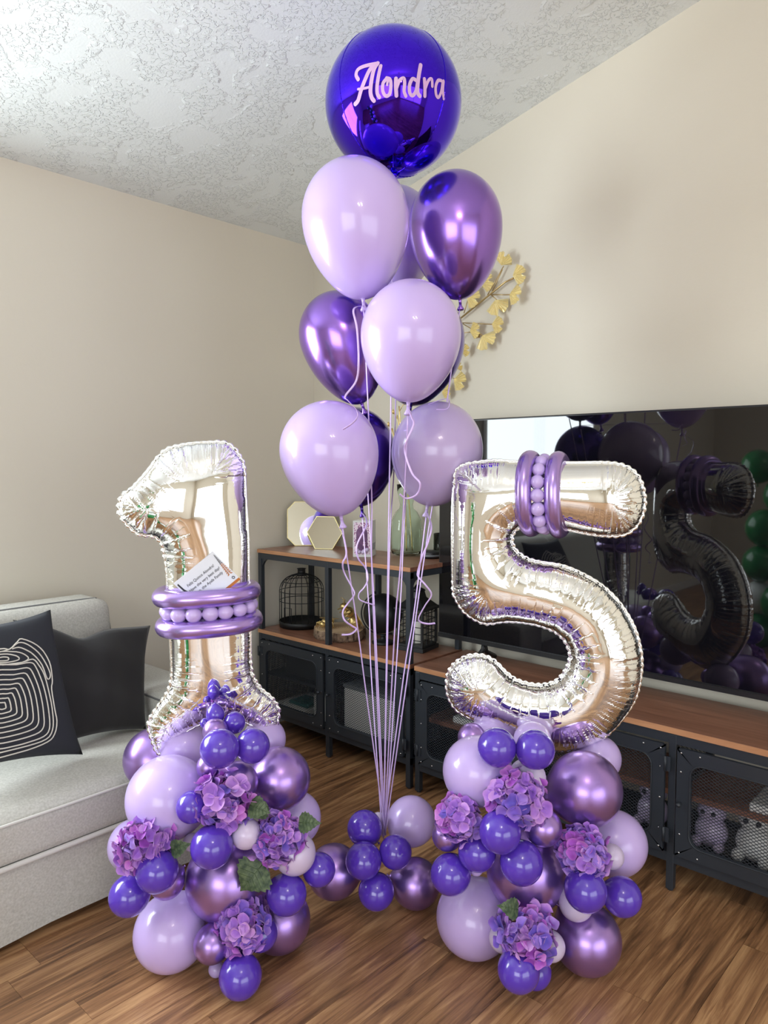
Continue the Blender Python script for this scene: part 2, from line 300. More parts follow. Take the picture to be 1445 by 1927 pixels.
BALLS_R = [["lilac",1.6237,1.141,0.5396,0.0951,"big pale lilac balloon at upper left of the right stack"],["lilac",1.8127,1.2261,0.5562,0.0694,"lilac balloon behind the upper pair of violet balloons, right stack"],["chrome",1.712,1.2239,0.5875,0.0412,"pale chrome balloon at the back left just under the silver number five"],["lilac",1.7997,1.0764,0.5916,0.0534,"lilac balloon between the silver number five and the upper violet pair, right stack"],["lilac",1.9971,0.9719,0.5104,0.0663,"lilac balloon behind the right bottom of the silver number five, before the console"],["chrome",1.8304,0.929,0.4852,0.1015,"biggest purple chrome balloon at upper right of the right stack"],["lilac",1.9621,0.9003,0.2902,0.0918,"pale lilac balloon at the right edge of the right stack, before the console leg"],["chrome",1.7119,1.0378,0.2597,0.1091,"huge purple chrome balloon in the middle of the right stack above its lowest hydrangea"],["lilac",1.6415,1.1602,0.1066,0.1066,"pale lilac balloon resting on the floor at the lower left of the right stack"],["chrome",1.7916,0.895,0.0913,0.0918,"purple chrome balloon on the floor at the lower right of the right stack"],["violet",1.5737,1.046,0.6448,0.0503,"glossy violet balloon, left one of the pair under the silver number five"],["violet",1.6321,0.968,0.6429,0.0503,"glossy violet balloon, right one of the pair under the silver number five"],["pearl",1.6571,1.0056,0.5496,0.0496,"small milky lilac balloon behind the top hydrangea of the right stack"],["violet",1.5385,1.0105,0.4453,0.0533,"violet balloon below left of the top hydrangea, right stack"],["violet",1.5378,1.0797,0.3673,0.0495,"violet balloon just right of and below the left hydrangea, right stack"],["violet",1.506,1.1416,0.2966,0.053,"outermost violet balloon at the left edge of the right stack"],["chrome",1.53,1.1729,0.3817,0.0398,"small dark chrome balloon under the left hydrangea of the right stack"],["violet",1.5853,0.9761,0.3583,0.0555,"violet balloon in the centre of the right stack over the huge chrome one"],["chrome",1.6621,0.959,0.4292,0.0489,"small purple chrome balloon below right of the top hydrangea, right stack"],["violet",1.6974,0.854,0.285,0.0539,"violet balloon under the right hydrangea of the right stack"],["violet",1.8212,0.8111,0.2302,0.051,"outermost violet balloon at the right edge of the right stack"],["pearl",1.835,0.8491,0.3208,0.0329,"small milky lilac balloon right of the right hydrangea, right stack"],["pearl",1.5854,1.0295,0.1328,0.0359,"milky lilac balloon behind the left side of the lowest hydrangea, right stack"],["pearl",1.6521,0.9263,0.125,0.0378,"milky lilac balloon behind the lower right of the lowest hydrangea, right stack"],["violet",1.546,0.9558,0.1008,0.0528,"violet balloon at the front foot of the right stack, below the lowest hydrangea"],["violet",1.6267,0.9574,0.0543,0.0435,"darker violet balloon tucked right of the front foot balloon, right stack"],["pearl",1.7385,0.9012,0.2125,0.0451,"milky lilac balloon behind the violet balloon under the right hydrangea, right stack"],["lilac",1.5628,1.1,0.3041,0.0182,"tiny lilac balloon between the two left violet balloons, right stack"]]
BALLS_M = [["chrome",1.5339,1.6175,0.1098,0.0826,"purple chrome balloon on the floor at the left of the low middle cluster"],["chrome",1.7008,1.4252,0.0759,0.0759,"purple chrome balloon on the floor at the right of the low middle cluster"],["lilac",1.7637,1.4966,0.2279,0.0788,"lilac balloon at the back of the low middle cluster, right of the ribbons"],["violet",1.5843,1.5327,0.259,0.0539,"violet balloon at the top of the low middle cluster, left of the ribbons"],["violet",1.5184,1.4735,0.2051,0.0535,"violet balloon at the left front of the low middle cluster"],["violet",1.6034,1.4228,0.2156,0.0494,"violet balloon right of the ribbons in the low middle cluster"],["violet",1.5499,1.4513,0.1056,0.0538,"lowest violet balloon at the front of the low middle cluster"],["pearl",1.6583,1.5434,0.2549,0.0235,"tiny milky lilac balloon behind the ribbons in the low middle cluster"]]
CENTRES = {"L":[1.19,1.7,0.4],"R":[1.74,1.05,0.4],"M":[1.62,1.5,0.15]}
HELIUM = [["orb",[1.7332,1.5497,2.4709],[1.7332,1.5497,2.2594],0.2073,"big round mirror violet foil balloon with pink script name at the very top"],["lilac",[1.5443,1.5259,2.0795],[1.5484,1.4986,1.8388],0.154,"largest pale lilac latex balloon under the left side of the round foil balloon"],["chrome",[1.9339,1.4622,2.1372],[1.9327,1.4403,1.8913],0.1488,"purple chrome latex balloon under the right side of the round foil balloon"],["chrome",[1.6682,1.7187,1.7845],[1.7069,1.6551,1.559],0.1306,"purple chrome latex balloon at the left, above the lower left lilac one"],["lilac",[1.5587,1.3287,1.7298],[1.5446,1.3256,1.5339],0.1373,"pale lilac latex balloon in the middle front of the floating bunch"],["violetchrome",[1.9607,1.6379,1.796],[1.9314,1.648,1.5642],0.1577,"dark violet balloon almost hidden behind the middle front lilac balloon"],["lilac",[1.4684,1.5608,1.4171],[1.4837,1.5249,1.2151],0.1422,"lilac latex balloon at the lower left of the floating bunch"],["violetchrome",[1.7471,1.7313,1.4181],[1.7535,1.706,1.2245],0.134,"dark violet balloon squeezed behind the lower left lilac balloon"],["haze",[1.8282,1.4498,1.4158],[1.7982,1.4654,1.2342],0.1433,"dusty lilac see-through balloon at the lower right, touching the silver number five"],["lilac",[1.9991,1.782,2.1929],[1.9961,1.7638,1.967],0.1509,"lilac balloon hidden behind the uppermost lilac and chrome balloons"]]
TIE = [1.645,1.5085,0.2389]
TAILS = {6:[[1.4802,1.5279,1.2059],[1.4832,1.5224,1.1829],[1.4886,1.5107,1.1217],[1.4799,1.5173,1.0911],[1.4816,1.5126,1.0605],[1.4943,1.4951,1.0223],[1.4985,1.4886,1.0024],[1.4849,1.501,0.9763],[1.4734,1.5113,0.9534],[1.4754,1.5069,0.9304],[1.489,1.4903,0.9105],[1.4968,1.4807,0.8998],[1.4859,1.4916,0.8891],[1.4682,1.5107,0.8861]],7:[[1.6457,1.6012,1.2255],[1.6542,1.5888,1.1924],[1.631,1.6079,1.1263],[1.6313,1.6037,1.085],[1.6454,1.5852,1.0519],[1.6483,1.5789,1.0189],[1.6393,1.5863,0.9941],[1.6271,1.5976,0.9726],[1.6295,1.5931,0.9528],[1.6591,1.5596,0.9396]],8:[[1.6458,1.3353,1.2372],[1.6502,1.3269,1.1991],[1.6408,1.3328,1.1534],[1.6287,1.3424,1.1153],[1.6183,1.3494,1.0696],[1.6176,1.3487,1.0544],[1.6299,1.3331,1.0315],[1.6409,1.3183,1.0011],[1.627,1.3305,0.9706],[1.6132,1.3427,0.9401],[1.6146,1.3397,0.9249],[1.6297,1.3225,0.9173],[1.6433,1.3081,0.9219]],1:[[1.4094,1.364,1.7917],[1.3912,1.3831,1.7834],[1.3951,1.3736,1.7279],[1.394,1.3669,1.6447],[1.387,1.3699,1.5962],[1.3663,1.3886,1.5546],[1.3703,1.3829,1.5407],[1.3834,1.3666,1.5199],[1.3843,1.3637,1.4991],[1.3721,1.3751,1.4783],[1.3575,1.3899,1.4672]],4:[[1.5136,1.299,1.5237],[1.5194,1.2907,1.5023],[1.5213,1.2867,1.481],[1.5067,1.2985,1.4383],[1.5025,1.3004,1.4099],[1.5123,1.2843,1.353],[1.5254,1.2673,1.3245],[1.5193,1.2713,1.296],[1.4995,1.2918,1.2847],[1.4875,1.306,1.296]],5:[[1.6592,1.3245,1.59],[1.6752,1.3044,1.5628],[1.6847,1.2926,1.5478],[1.6789,1.2975,1.5327],[1.6606,1.3176,1.5342]]}
LETTERS = [["A",0.0052,[[-0.9692,-0.2315,-0.0842],[-0.9711,-0.2266,-0.0752],[-0.9737,-0.219,-0.0622],[-0.9764,-0.2108,-0.047],[-0.9784,-0.2041,-0.0313],[-0.9793,-0.2015,-0.0169],[-0.9792,-0.2028,-0.0032],[-0.9784,-0.2064,0.011],[-0.9768,-0.2125,0.0248],[-0.9744,-0.2216,0.037],[-0.9712,-0.2338,0.0468],[-0.967,-0.2492,0.0538],[-0.9618,-0.2675,0.0588],[-0.9555,-0.2884,0.0622],[-0.9479,-0.3119,0.0647],[-0.9389,-0.3377,0.0668],[-0.9268,-0.3694,0.0681],[-0.9111,-0.4064,0.0688],[-0.8938,-0.443,0.0696],[-0.8776,-0.4741,0.0708],[-0.8658,-0.4951,0.0723]]],["A",0.0056,[[-0.869,-0.4903,0.0673],[-0.8756,-0.4792,0.0608],[-0.8848,-0.463,0.0525],[-0.8951,-0.4439,0.0421],[-0.9049,-0.4245,0.0294],[-0.9132,-0.4073,0.0139],[-0.9197,-0.3925,-0.0054],[-0.9253,-0.3782,-0.028],[-0.9299,-0.364,-0.0525],[-0.9336,-0.3497,-0.0776],[-0.9366,-0.3351,-0.1019],[-0.939,-0.3201,-0.1257],[-0.9405,-0.3048,-0.1501],[-0.9412,-0.2893,-0.1744],[-0.9411,-0.2739,-0.1982],[-0.9403,-0.2588,-0.2211],[-0.9384,-0.2442,-0.2443],[-0.9356,-0.2299,-0.268],[-0.9322,-0.2159,-0.2906],[-0.9288,-0.202,-0.3106],[-0.9262,-0.1885,-0.3266],[-0.9248,-0.1748,-0.3379],[-0.9244,-0.1612,-0.3457],[-0.9245,-0.1486,-0.351],[-0.9248,-0.1379,-0.3547],[-0.9247,-0.1301,-0.3577]]],["A",0.0056,[[-0.8658,-0.4951,0.0723],[-0.87,-0.4891,0.0628],[-0.8757,-0.4803,0.0502],[-0.882,-0.47,0.0348],[-0.888,-0.4596,0.0165],[-0.8928,-0.4505,-0.0044],[-0.8963,-0.4424,-0.0294],[-0.8989,-0.4343,-0.0583],[-0.9003,-0.426,-0.0889],[-0.9006,-0.4179,-0.1191],[-0.9001,-0.4103,-0.1468],[-0.8987,-0.4032,-0.1726],[-0.8965,-0.3964,-0.1978],[-0.8936,-0.3903,-0.2219],[-0.89,-0.385,-0.2442],[-0.886,-0.3811,-0.2641],[-0.8817,-0.3789,-0.2814],[-0.8769,-0.3782,-0.2966],[-0.872,-0.3788,-0.3101],[-0.867,-0.3802,-0.3222],[-0.8621,-0.3819,-0.3331],[-0.857,-0.3846,-0.343],[-0.8517,-0.3885,-0.3517],[-0.8466,-0.3929,-0.3591],[-0.8422,-0.3968,-0.365],[-0.839,-0.3994,-0.3694]]],["A",0.0033,[[-0.9551,-0.2172,-0.2016],[-0.9516,-0.2306,-0.2034],[-0.9463,-0.2493,-0.2057],[-0.94,-0.2705,-0.2081],[-0.9332,-0.2915,-0.21],[-0.9271,-0.3098,-0.2111],[-0.9213,-0.3264,-0.2113],[-0.9154,-0.3429,-0.2109],[-0.9097,-0.3581,-0.21],[-0.9048,-0.3709,-0.2091],[-0.9012,-0.3799,-0.2085]]],["l",0.0049,[[-0.8465,-0.5312,0.0342],[-0.849,-0.5281,0.0174],[-0.8522,-0.5232,-0.0061],[-0.8553,-0.5171,-0.0331],[-0.8577,-0.5105,-0.0609],[-0.8592,-0.5043,-0.0869],[-0.8598,-0.4983,-0.1115],[-0.8598,-0.492,-0.1366],[-0.8591,-0.4857,-0.1615],[-0.8577,-0.4797,-0.1851],[-0.8556,-0.4745,-0.207],[-0.8529,-0.4701,-0.2272],[-0.8496,-0.4663,-0.2464],[-0.8459,-0.4633,-0.2642],[-0.8418,-0.4613,-0.2805],[-0.8373,-0.4605,-0.2947],[-0.8321,-0.4618,-0.3072],[-0.8262,-0.465,-0.318],[-0.8203,-0.4691,-0.3272],[-0.8151,-0.4729,-0.3345],[-0.8114,-0.4753,-0.34]]],["o",0.0045,[[-0.7924,-0.5967,-0.1264],[-0.7965,-0.5896,-0.1339],[-0.8025,-0.5791,-0.144],[-0.8088,-0.567,-0.1562],[-0.814,-0.5556,-0.1697],[-0.8167,-0.5468,-0.1841],[-0.8169,-0.5408,-0.2003],[-0.8154,-0.536,-0.2187],[-0.8123,-0.5325,-0.2377],[-0.8082,-0.5304,-0.2561],[-0.8032,-0.5298,-0.2723],[-0.7972,-0.531,-0.2873],[-0.7897,-0.534,-0.3021],[-0.7815,-0.5384,-0.3152],[-0.7735,-0.5438,-0.3256],[-0.7664,-0.5501,-0.3318],[-0.7599,-0.5578,-0.3337],[-0.7536,-0.5672,-0.3322],[-0.7479,-0.5774,-0.3276],[-0.7434,-0.5873,-0.3201],[-0.7407,-0.5959,-0.3101],[-0.7402,-0.6036,-0.2961],[-0.7414,-0.6108,-0.2779],[-0.7435,-0.6171,-0.2576],[-0.7461,-0.6222,-0.2371],[-0.7486,-0.6259,-0.2186],[-0.7513,-0.6284,-0.2015],[-0.7544,-0.6299,-0.1846],[-0.7579,-0.6302,-0.1685],[-0.7618,-0.6291,-0.1544],[-0.7662,-0.6264,-0.1431],[-0.7718,-0.6213,-0.1354],[-0.7787,-0.6137,-0.1305],[-0.7857,-0.6053,-0.1277],[-0.7919,-0.5976,-0.1258],[-0.796,-0.5924,-0.1241]]],["o",0.0031,[[-0.7796,-0.6111,-0.1374],[-0.7802,-0.6089,-0.143],[-0.7811,-0.6059,-0.1511],[-0.782,-0.6023,-0.1603],[-0.7828,-0.5988,-0.1694],[-0.7832,-0.596,-0.1774],[-0.7831,-0.5939,-0.1844],[-0.7828,-0.5921,-0.1914],[-0.7824,-0.5906,-0.1979],[-0.7819,-0.5894,-0.2032],[-0.7816,-0.5884,-0.2071]]],["n",0.0052,[[-0.7147,-0.6866,-0.1335],[-0.7138,-0.6852,-0.1449],[-0.7125,-0.6831,-0.1604],[-0.7106,-0.6804,-0.1789],[-0.7081,-0.6776,-0.1988],[-0.7047,-0.6749,-0.2189],[-0.7,-0.6721,-0.2414],[-0.6937,-0.6689,-0.2671],[-0.6867,-0.6655,-0.2925],[-0.6802,-0.6622,-0.3144],[-0.6754,-0.6597,-0.3296]]],["n",0.0045,[[-0.6939,-0.6759,-0.2482],[-0.6928,-0.6817,-0.2353],[-0.6911,-0.6897,-0.2163],[-0.6885,-0.6986,-0.1947],[-0.6847,-0.7077,-0.174],[-0.6798,-0.7162,-0.158],[-0.6732,-0.7249,-0.1462],[-0.6649,-0.7344,-0.1361],[-0.6561,-0.7436,-0.1286],[-0.6478,-0.7516,-0.1246],[-0.641,-0.7574,-0.1248],[-0.6359,-0.7607,-0.1303],[-0.6319,-0.7622,-0.1406],[-0.6286,-0.7623,-0.1542],[-0.6258,-0.7614,-0.1694],[-0.6231,-0.76,-0.1847],[-0.6211,-0.7574,-0.2013],[-0.6199,-0.7532,-0.22],[-0.6186,-0.7484,-0.2392],[-0.6166,-0.744,-0.2575],[-0.6132,-0.7411,-0.2736],[-0.6077,-0.7403,-0.2877],[-0.6006,-0.7408,-0.3009],[-0.593,-0.742,-0.3126],[-0.5863,-0.7433,-0.3222],[-0.5815,-0.7439,-0.3292]]],["d",0.0047,[[-0.5017,-0.8546,-0.1336],[-0.5078,-0.8515,-0.1307],[-0.5164,-0.8471,-0.1256],[-0.5261,-0.8418,-0.1209],[-0.5356,-0.8361,-0.119],[-0.5435,-0.8305,-0.1222],[-0.5503,-0.8245,-0.1319],[-0.5567,-0.8177,-0.1464],[-0.562,-0.8108,-0.1636],[-0.5658,-0.8042,-0.1819],[-0.5674,-0.7989,-0.1993],[-0.5668,-0.7947,-0.2171],[-0.5641,-0.7911,-0.2365],[-0.5597,-0.7883,-0.2557],[-0.5542,-0.7864,-0.273],[-0.5481,-0.7857,-0.2869],[-0.5411,-0.7865,-0.2978],[-0.5328,-0.7886,-0.3069],[-0.5241,-0.7919,-0.3135],[-0.5156,-0.7961,-0.3168],[-0.5082,-0.8011,-0.3162],[-0.5016,-0.8073,-0.3111],[-0.4952,-0.8147,-0.3018],[-0.4894,-0.8227,-0.2893],[-0.4846,-0.8306,-0.2744],[-0.4812,-0.8378,-0.2579],[-0.4796,-0.8448,-0.2374],[-0.4794,-0.8516,-0.212],[-0.4796,-0.8576,-0.1855],[-0.4797,-0.8624,-0.1619],[-0.4793,-0.8655,-0.1454]]],["d",0.0054,[[-0.4486,-0.8909,0.0714],[-0.4526,-0.8901,0.053],[-0.4578,-0.8886,0.0276],[-0.4631,-0.8863,-0.0018],[-0.4676,-0.8834,-0.0317],[-0.4708,-0.8802,-0.0595],[-0.473,-0.8769,-0.0856],[-0.4745,-0.8731,-0.1123],[-0.4752,-0.8689,-0.1384],[-0.4749,-0.8648,-0.1632],[-0.4736,-0.8609,-0.1858],[-0.4716,-0.8573,-0.2066],[-0.4689,-0.8537,-0.2263],[-0.4655,-0.8506,-0.2444],[-0.4613,-0.8482,-0.2605],[-0.4562,-0.8467,-0.2739],[-0.4495,-0.8467,-0.2846],[-0.4413,-0.8482,-0.2929],[-0.4328,-0.8504,-0.2992],[-0.4253,-0.8525,-0.3039],[-0.42,-0.8538,-0.3076]]],["r",0.0049,[[-0.3949,-0.9135,-0.0975],[-0.3928,-0.913,-0.1097],[-0.3897,-0.9122,-0.1266],[-0.3858,-0.9109,-0.1464],[-0.3815,-0.9091,-0.1674],[-0.3772,-0.9068,-0.188],[-0.3728,-0.9038,-0.2102],[-0.3677,-0.8998,-0.2351],[-0.3622,-0.8952,-0.2595],[-0.3572,-0.891,-0.2804],[-0.3534,-0.8878,-0.295]]],["r",0.0042,[[-0.3678,-0.9066,-0.2067],[-0.3648,-0.911,-0.1922],[-0.3604,-0.917,-0.171],[-0.3545,-0.9234,-0.1469],[-0.3474,-0.9295,-0.1239],[-0.3395,-0.9346,-0.1062],[-0.3304,-0.9392,-0.0932],[-0.3199,-0.9439,-0.0821],[-0.309,-0.9482,-0.0742],[-0.299,-0.9516,-0.0706],[-0.291,-0.954,-0.0727],[-0.2853,-0.9548,-0.0837],[-0.281,-0.9542,-0.1028],[-0.2774,-0.9526,-0.1249],[-0.2743,-0.9506,-0.1449],[-0.2718,-0.9493,-0.1582]]],["a",0.0045,[[-0.1254,-0.991,-0.0462],[-0.1344,-0.9898,-0.0474],[-0.1471,-0.9879,-0.0484],[-0.1614,-0.9856,-0.0505],[-0.1751,-0.983,-0.0548],[-0.1863,-0.9805,-0.0629],[-0.1953,-0.9778,-0.0757],[-0.2034,-0.9747,-0.0924],[-0.2098,-0.9714,-0.1112],[-0.2142,-0.968,-0.1305],[-0.2161,-0.965,-0.1488],[-0.2153,-0.9621,-0.1673],[-0.2119,-0.9592,-0.1869],[-0.2065,-0.9565,-0.2061],[-0.1998,-0.9541,-0.2231],[-0.1923,-0.9524,-0.2364],[-0.1837,-0.9515,-0.2466],[-0.1735,-0.9513,-0.2548],[-0.1628,-0.9517,-0.2602],[-0.1524,-0.953,-0.2619],[-0.1435,-0.9551,-0.2591],[-0.1358,-0.9584,-0.251],[-0.1286,-0.9627,-0.2382],[-0.122,-0.9675,-0.2216],[-0.1164,-0.9723,-0.2025],[-0.1119,-0.9769,-0.1821],[-0.109,-0.9815,-0.1574],[-0.107,-0.986,-0.1275],[-0.1051,-0.9898,-0.0965],[-0.1029,-0.9923,-0.0687],[-0.1007,-0.9937,-0.0491]]],["a",0.0047,[[-0.0845,-0.9957,-0.0382],[-0.0859,-0.9948,-0.0545],[-0.0875,-0.9932,-0.0773],[-0.0884,-0.9907,-0.1033],[-0.0875,-0.9877,-0.1293],[-0.0846,-0.9847,-0.1523],[-0.0786,-0.9816,-0.1738],[-0.0698,-0.9782,-0.1957],[-0.06,-0.9745,-0.216],[-0.0507,-0.9711,-0.2331],[-0.0441,-0.9685,-0.2452]]]]
FIVE = {"o":[1.8984,1.1091,0.9767],"n":[-0.8634,-0.5045,0.0],"pts":[[-0.2461,0.39],[-0.1535,0.4096],[-0.0671,0.4056],[0.0737,0.4031],[0.1746,0.4031],[0.2289,0.3913],[0.2608,0.3633],[0.276,0.3212],[0.2783,0.279],[0.2657,0.2364],[0.2372,0.2052],[0.1966,0.1958],[0.1325,0.1998],[0.058,0.2138],[-0.0269,0.2268],[-0.0649,0.2188],[-0.0877,0.1964],[-0.0893,0.167],[-0.076,0.1428],[-0.0446,0.1215],[-0.0064,0.1128],[0.0503,0.1047],[0.102,0.0869],[0.158,0.0563],[0.2046,0.0157],[0.242,-0.0357],[0.2658,-0.0875],[0.2797,-0.1494],[0.2796,-0.2074],[0.2673,-0.2712],[0.2388,-0.3269],[0.1983,-0.379],[0.157,-0.412],[0.0963,-0.4369],[0.0394,-0.4441],[-0.0233,-0.4342],[-0.0967,-0.4071],[-0.1562,-0.3812],[-0.2111,-0.3649],[-0.2514,-0.3422],[-0.2744,-0.3027],[-0.2782,-0.2569],[-0.2673,-0.2204],[-0.2423,-0.1935],[-0.2075,-0.1764],[-0.1679,-0.1757],[-0.1332,-0.1924],[-0.1036,-0.2208],[-0.0741,-0.2416],[-0.0304,-0.2528],[0.008,-0.2524],[0.0459,-0.2375],[0.0715,-0.2053],[0.0836,-0.1701],[0.0799,-0.1408],[0.0653,-0.1121],[0.039,-0.0888],[-0.004,-0.0736],[-0.0568,-0.0661],[-0.1101,-0.066],[-0.1589,-0.0743],[-0.1935,-0.0648],[-0.2284,-0.0412],[-0.251,-0.0069],[-0.2607,0.0229],[-0.2644,0.1381],[-0.2641,0.2625],[-0.2596,0.3368]]}
ONE = {"o":[1.2116,1.7882,1.0163],"n":[-0.5609,-0.8279,0.0],"pts":[[-0.1275,0.3862],[-0.1058,0.4026],[-0.0522,0.4163],[0.0091,0.4212],[0.046,0.4199],[0.0696,0.4065],[0.0857,0.3838],[0.0988,0.3503],[0.1037,0.2571],[0.1083,0.1354],[0.1087,0.0439],[0.1113,-0.1296],[0.1118,-0.2241],[0.119,-0.2641],[0.1417,-0.3006],[0.1678,-0.3248],[0.1894,-0.3585],[0.1907,-0.3811],[0.1824,-0.4286],[0.1696,-0.463],[0.1543,-0.4343],[0.0944,-0.3941],[0.0306,-0.3794],[-0.0267,-0.3873],[-0.0657,-0.4044],[-0.1133,-0.43],[-0.1358,-0.4545],[-0.1492,-0.4658],[-0.1603,-0.4399],[-0.1739,-0.3891],[-0.1675,-0.3602],[-0.1466,-0.3278],[-0.1226,-0.2941],[-0.1104,-0.2625],[-0.1081,-0.2163],[-0.111,-0.1346],[-0.117,0.0213],[-0.1179,0.0517],[-0.1226,0.1063],[-0.1292,0.1381],[-0.1518,0.1597],[-0.1915,0.1666],[-0.2206,0.1925],[-0.2396,0.2239],[-0.2389,0.2549],[-0.2286,0.2755],[-0.2087,0.2901],[-0.1828,0.3181],[-0.161,0.3446],[-0.1435,0.3683]]}
CARD = [[1.0876,1.7788,1.0506],[1.1768,1.7187,1.1354],[1.2395,1.6766,1.0556],[1.1487,1.7377,0.9707]]
FLOWERS = [[[1.088,1.5605,0.5093],0.0769,"topmost hydrangea bloom on the left stack, under the violet pair"],[[0.9422,1.6999,0.4002],0.0739,"leftmost hydrangea bloom, on the left edge of the left stack"],[[1.1922,1.4662,0.4019],0.0722,"hydrangea bloom at the right of the left stack between two green leaves"],[[1.1232,1.5264,0.1763],0.0723,"lowest hydrangea bloom on the left stack"],[[1.5897,0.9887,0.5198],0.0762,"topmost hydrangea bloom on the right stack, under the violet pair"],[[1.5101,1.1197,0.4518],0.0638,"left hydrangea bloom on the right stack, nearest the ribbons"],[[1.7153,0.8733,0.3713],0.0689,"rightmost hydrangea bloom with bluish petals on the right stack"],[[1.5763,0.9521,0.1829],0.0757,"lowest hydrangea bloom on the right stack with one leaf behind"]]
LEAVES = [[2,[1.1783,1.4892,0.485],[1.1442,1.5101,0.469],0.75],[2,[1.2298,1.429,0.4421],[1.2541,1.388,0.4456],0.7],[2,[1.1619,1.493,0.3354],[1.1225,1.5164,0.2857],1.0],[1,[0.9877,1.6487,0.3838],[1.0107,1.6105,0.4026],0.6],[7,[1.5646,0.9707,0.245],[1.5285,0.9966,0.2591],0.7],[0,[1.1338,1.5094,0.497],[1.1548,1.4705,0.4852],0.8]]
GINKGO = [[[1.8031,2.2258],[1.7888,2.2527]],[[1.7464,2.1726],[1.7098,2.175]],[[1.7598,2.097],[1.7289,2.0888]],[[1.8352,2.0838],[1.8157,2.0493]],[[1.8491,1.9848],[1.8169,1.9754]],[[1.9657,1.9668],[1.9365,1.9687]],[[1.9008,1.9392],[1.8742,1.9111]],[[2.0129,1.8877],[1.9877,1.887]],[[2.0401,1.8106],[2.0239,1.8203]],[[2.0538,1.7614],[2.0187,1.7494]],[[2.125,1.7156],[2.0961,1.7137]],[[1.9142,2.1706],[1.8771,2.1752]],[[1.9829,2.1201],[1.9468,2.1093]]]
GSTEMS = [[[2.0326,2.0338],[1.7959,2.1566],[1.7484,2.1678]],[[1.8852,2.1161],[1.8031,2.2258]],[[1.8593,2.1298],[1.8092,2.2129]],[[1.8721,2.1159],[1.766,2.099]],[[1.8678,2.1152],[1.831,2.0832]],[[2.012,2.0549],[1.9875,2.1208]],[[2.0278,2.0148],[1.8491,1.9848]],[[2.0504,1.9306],[2.0067,1.968],[1.9657,1.9668]],[[2.0823,1.7767],[2.0491,1.7592]],[[2.1402,1.8193],[2.0402,1.8181]],[[2.1404,1.8383],[2.0129,1.8859]],[[1.9118,2.1524],[1.912,2.1738]],[[2.0278,2.0148],[1.9008,1.9392]],[[2.2089,1.7675],[2.125,1.7156]],[[2.2449,1.9444],[2.0326,2.0338]],[[2.2192,1.8262],[2.0504,1.9306]]]
PILLOW_B = [[1.0121,2.42,0.4413],[1.3798,2.46,0.397],[1.5085,2.64,0.7381],[0.9816,2.62,0.8467]]
PILLOW_W = [[0.6578,2.26,0.504],[1.074,2.32,0.4285],[1.0592,2.5,0.8863],[0.7,2.44,0.8861]]
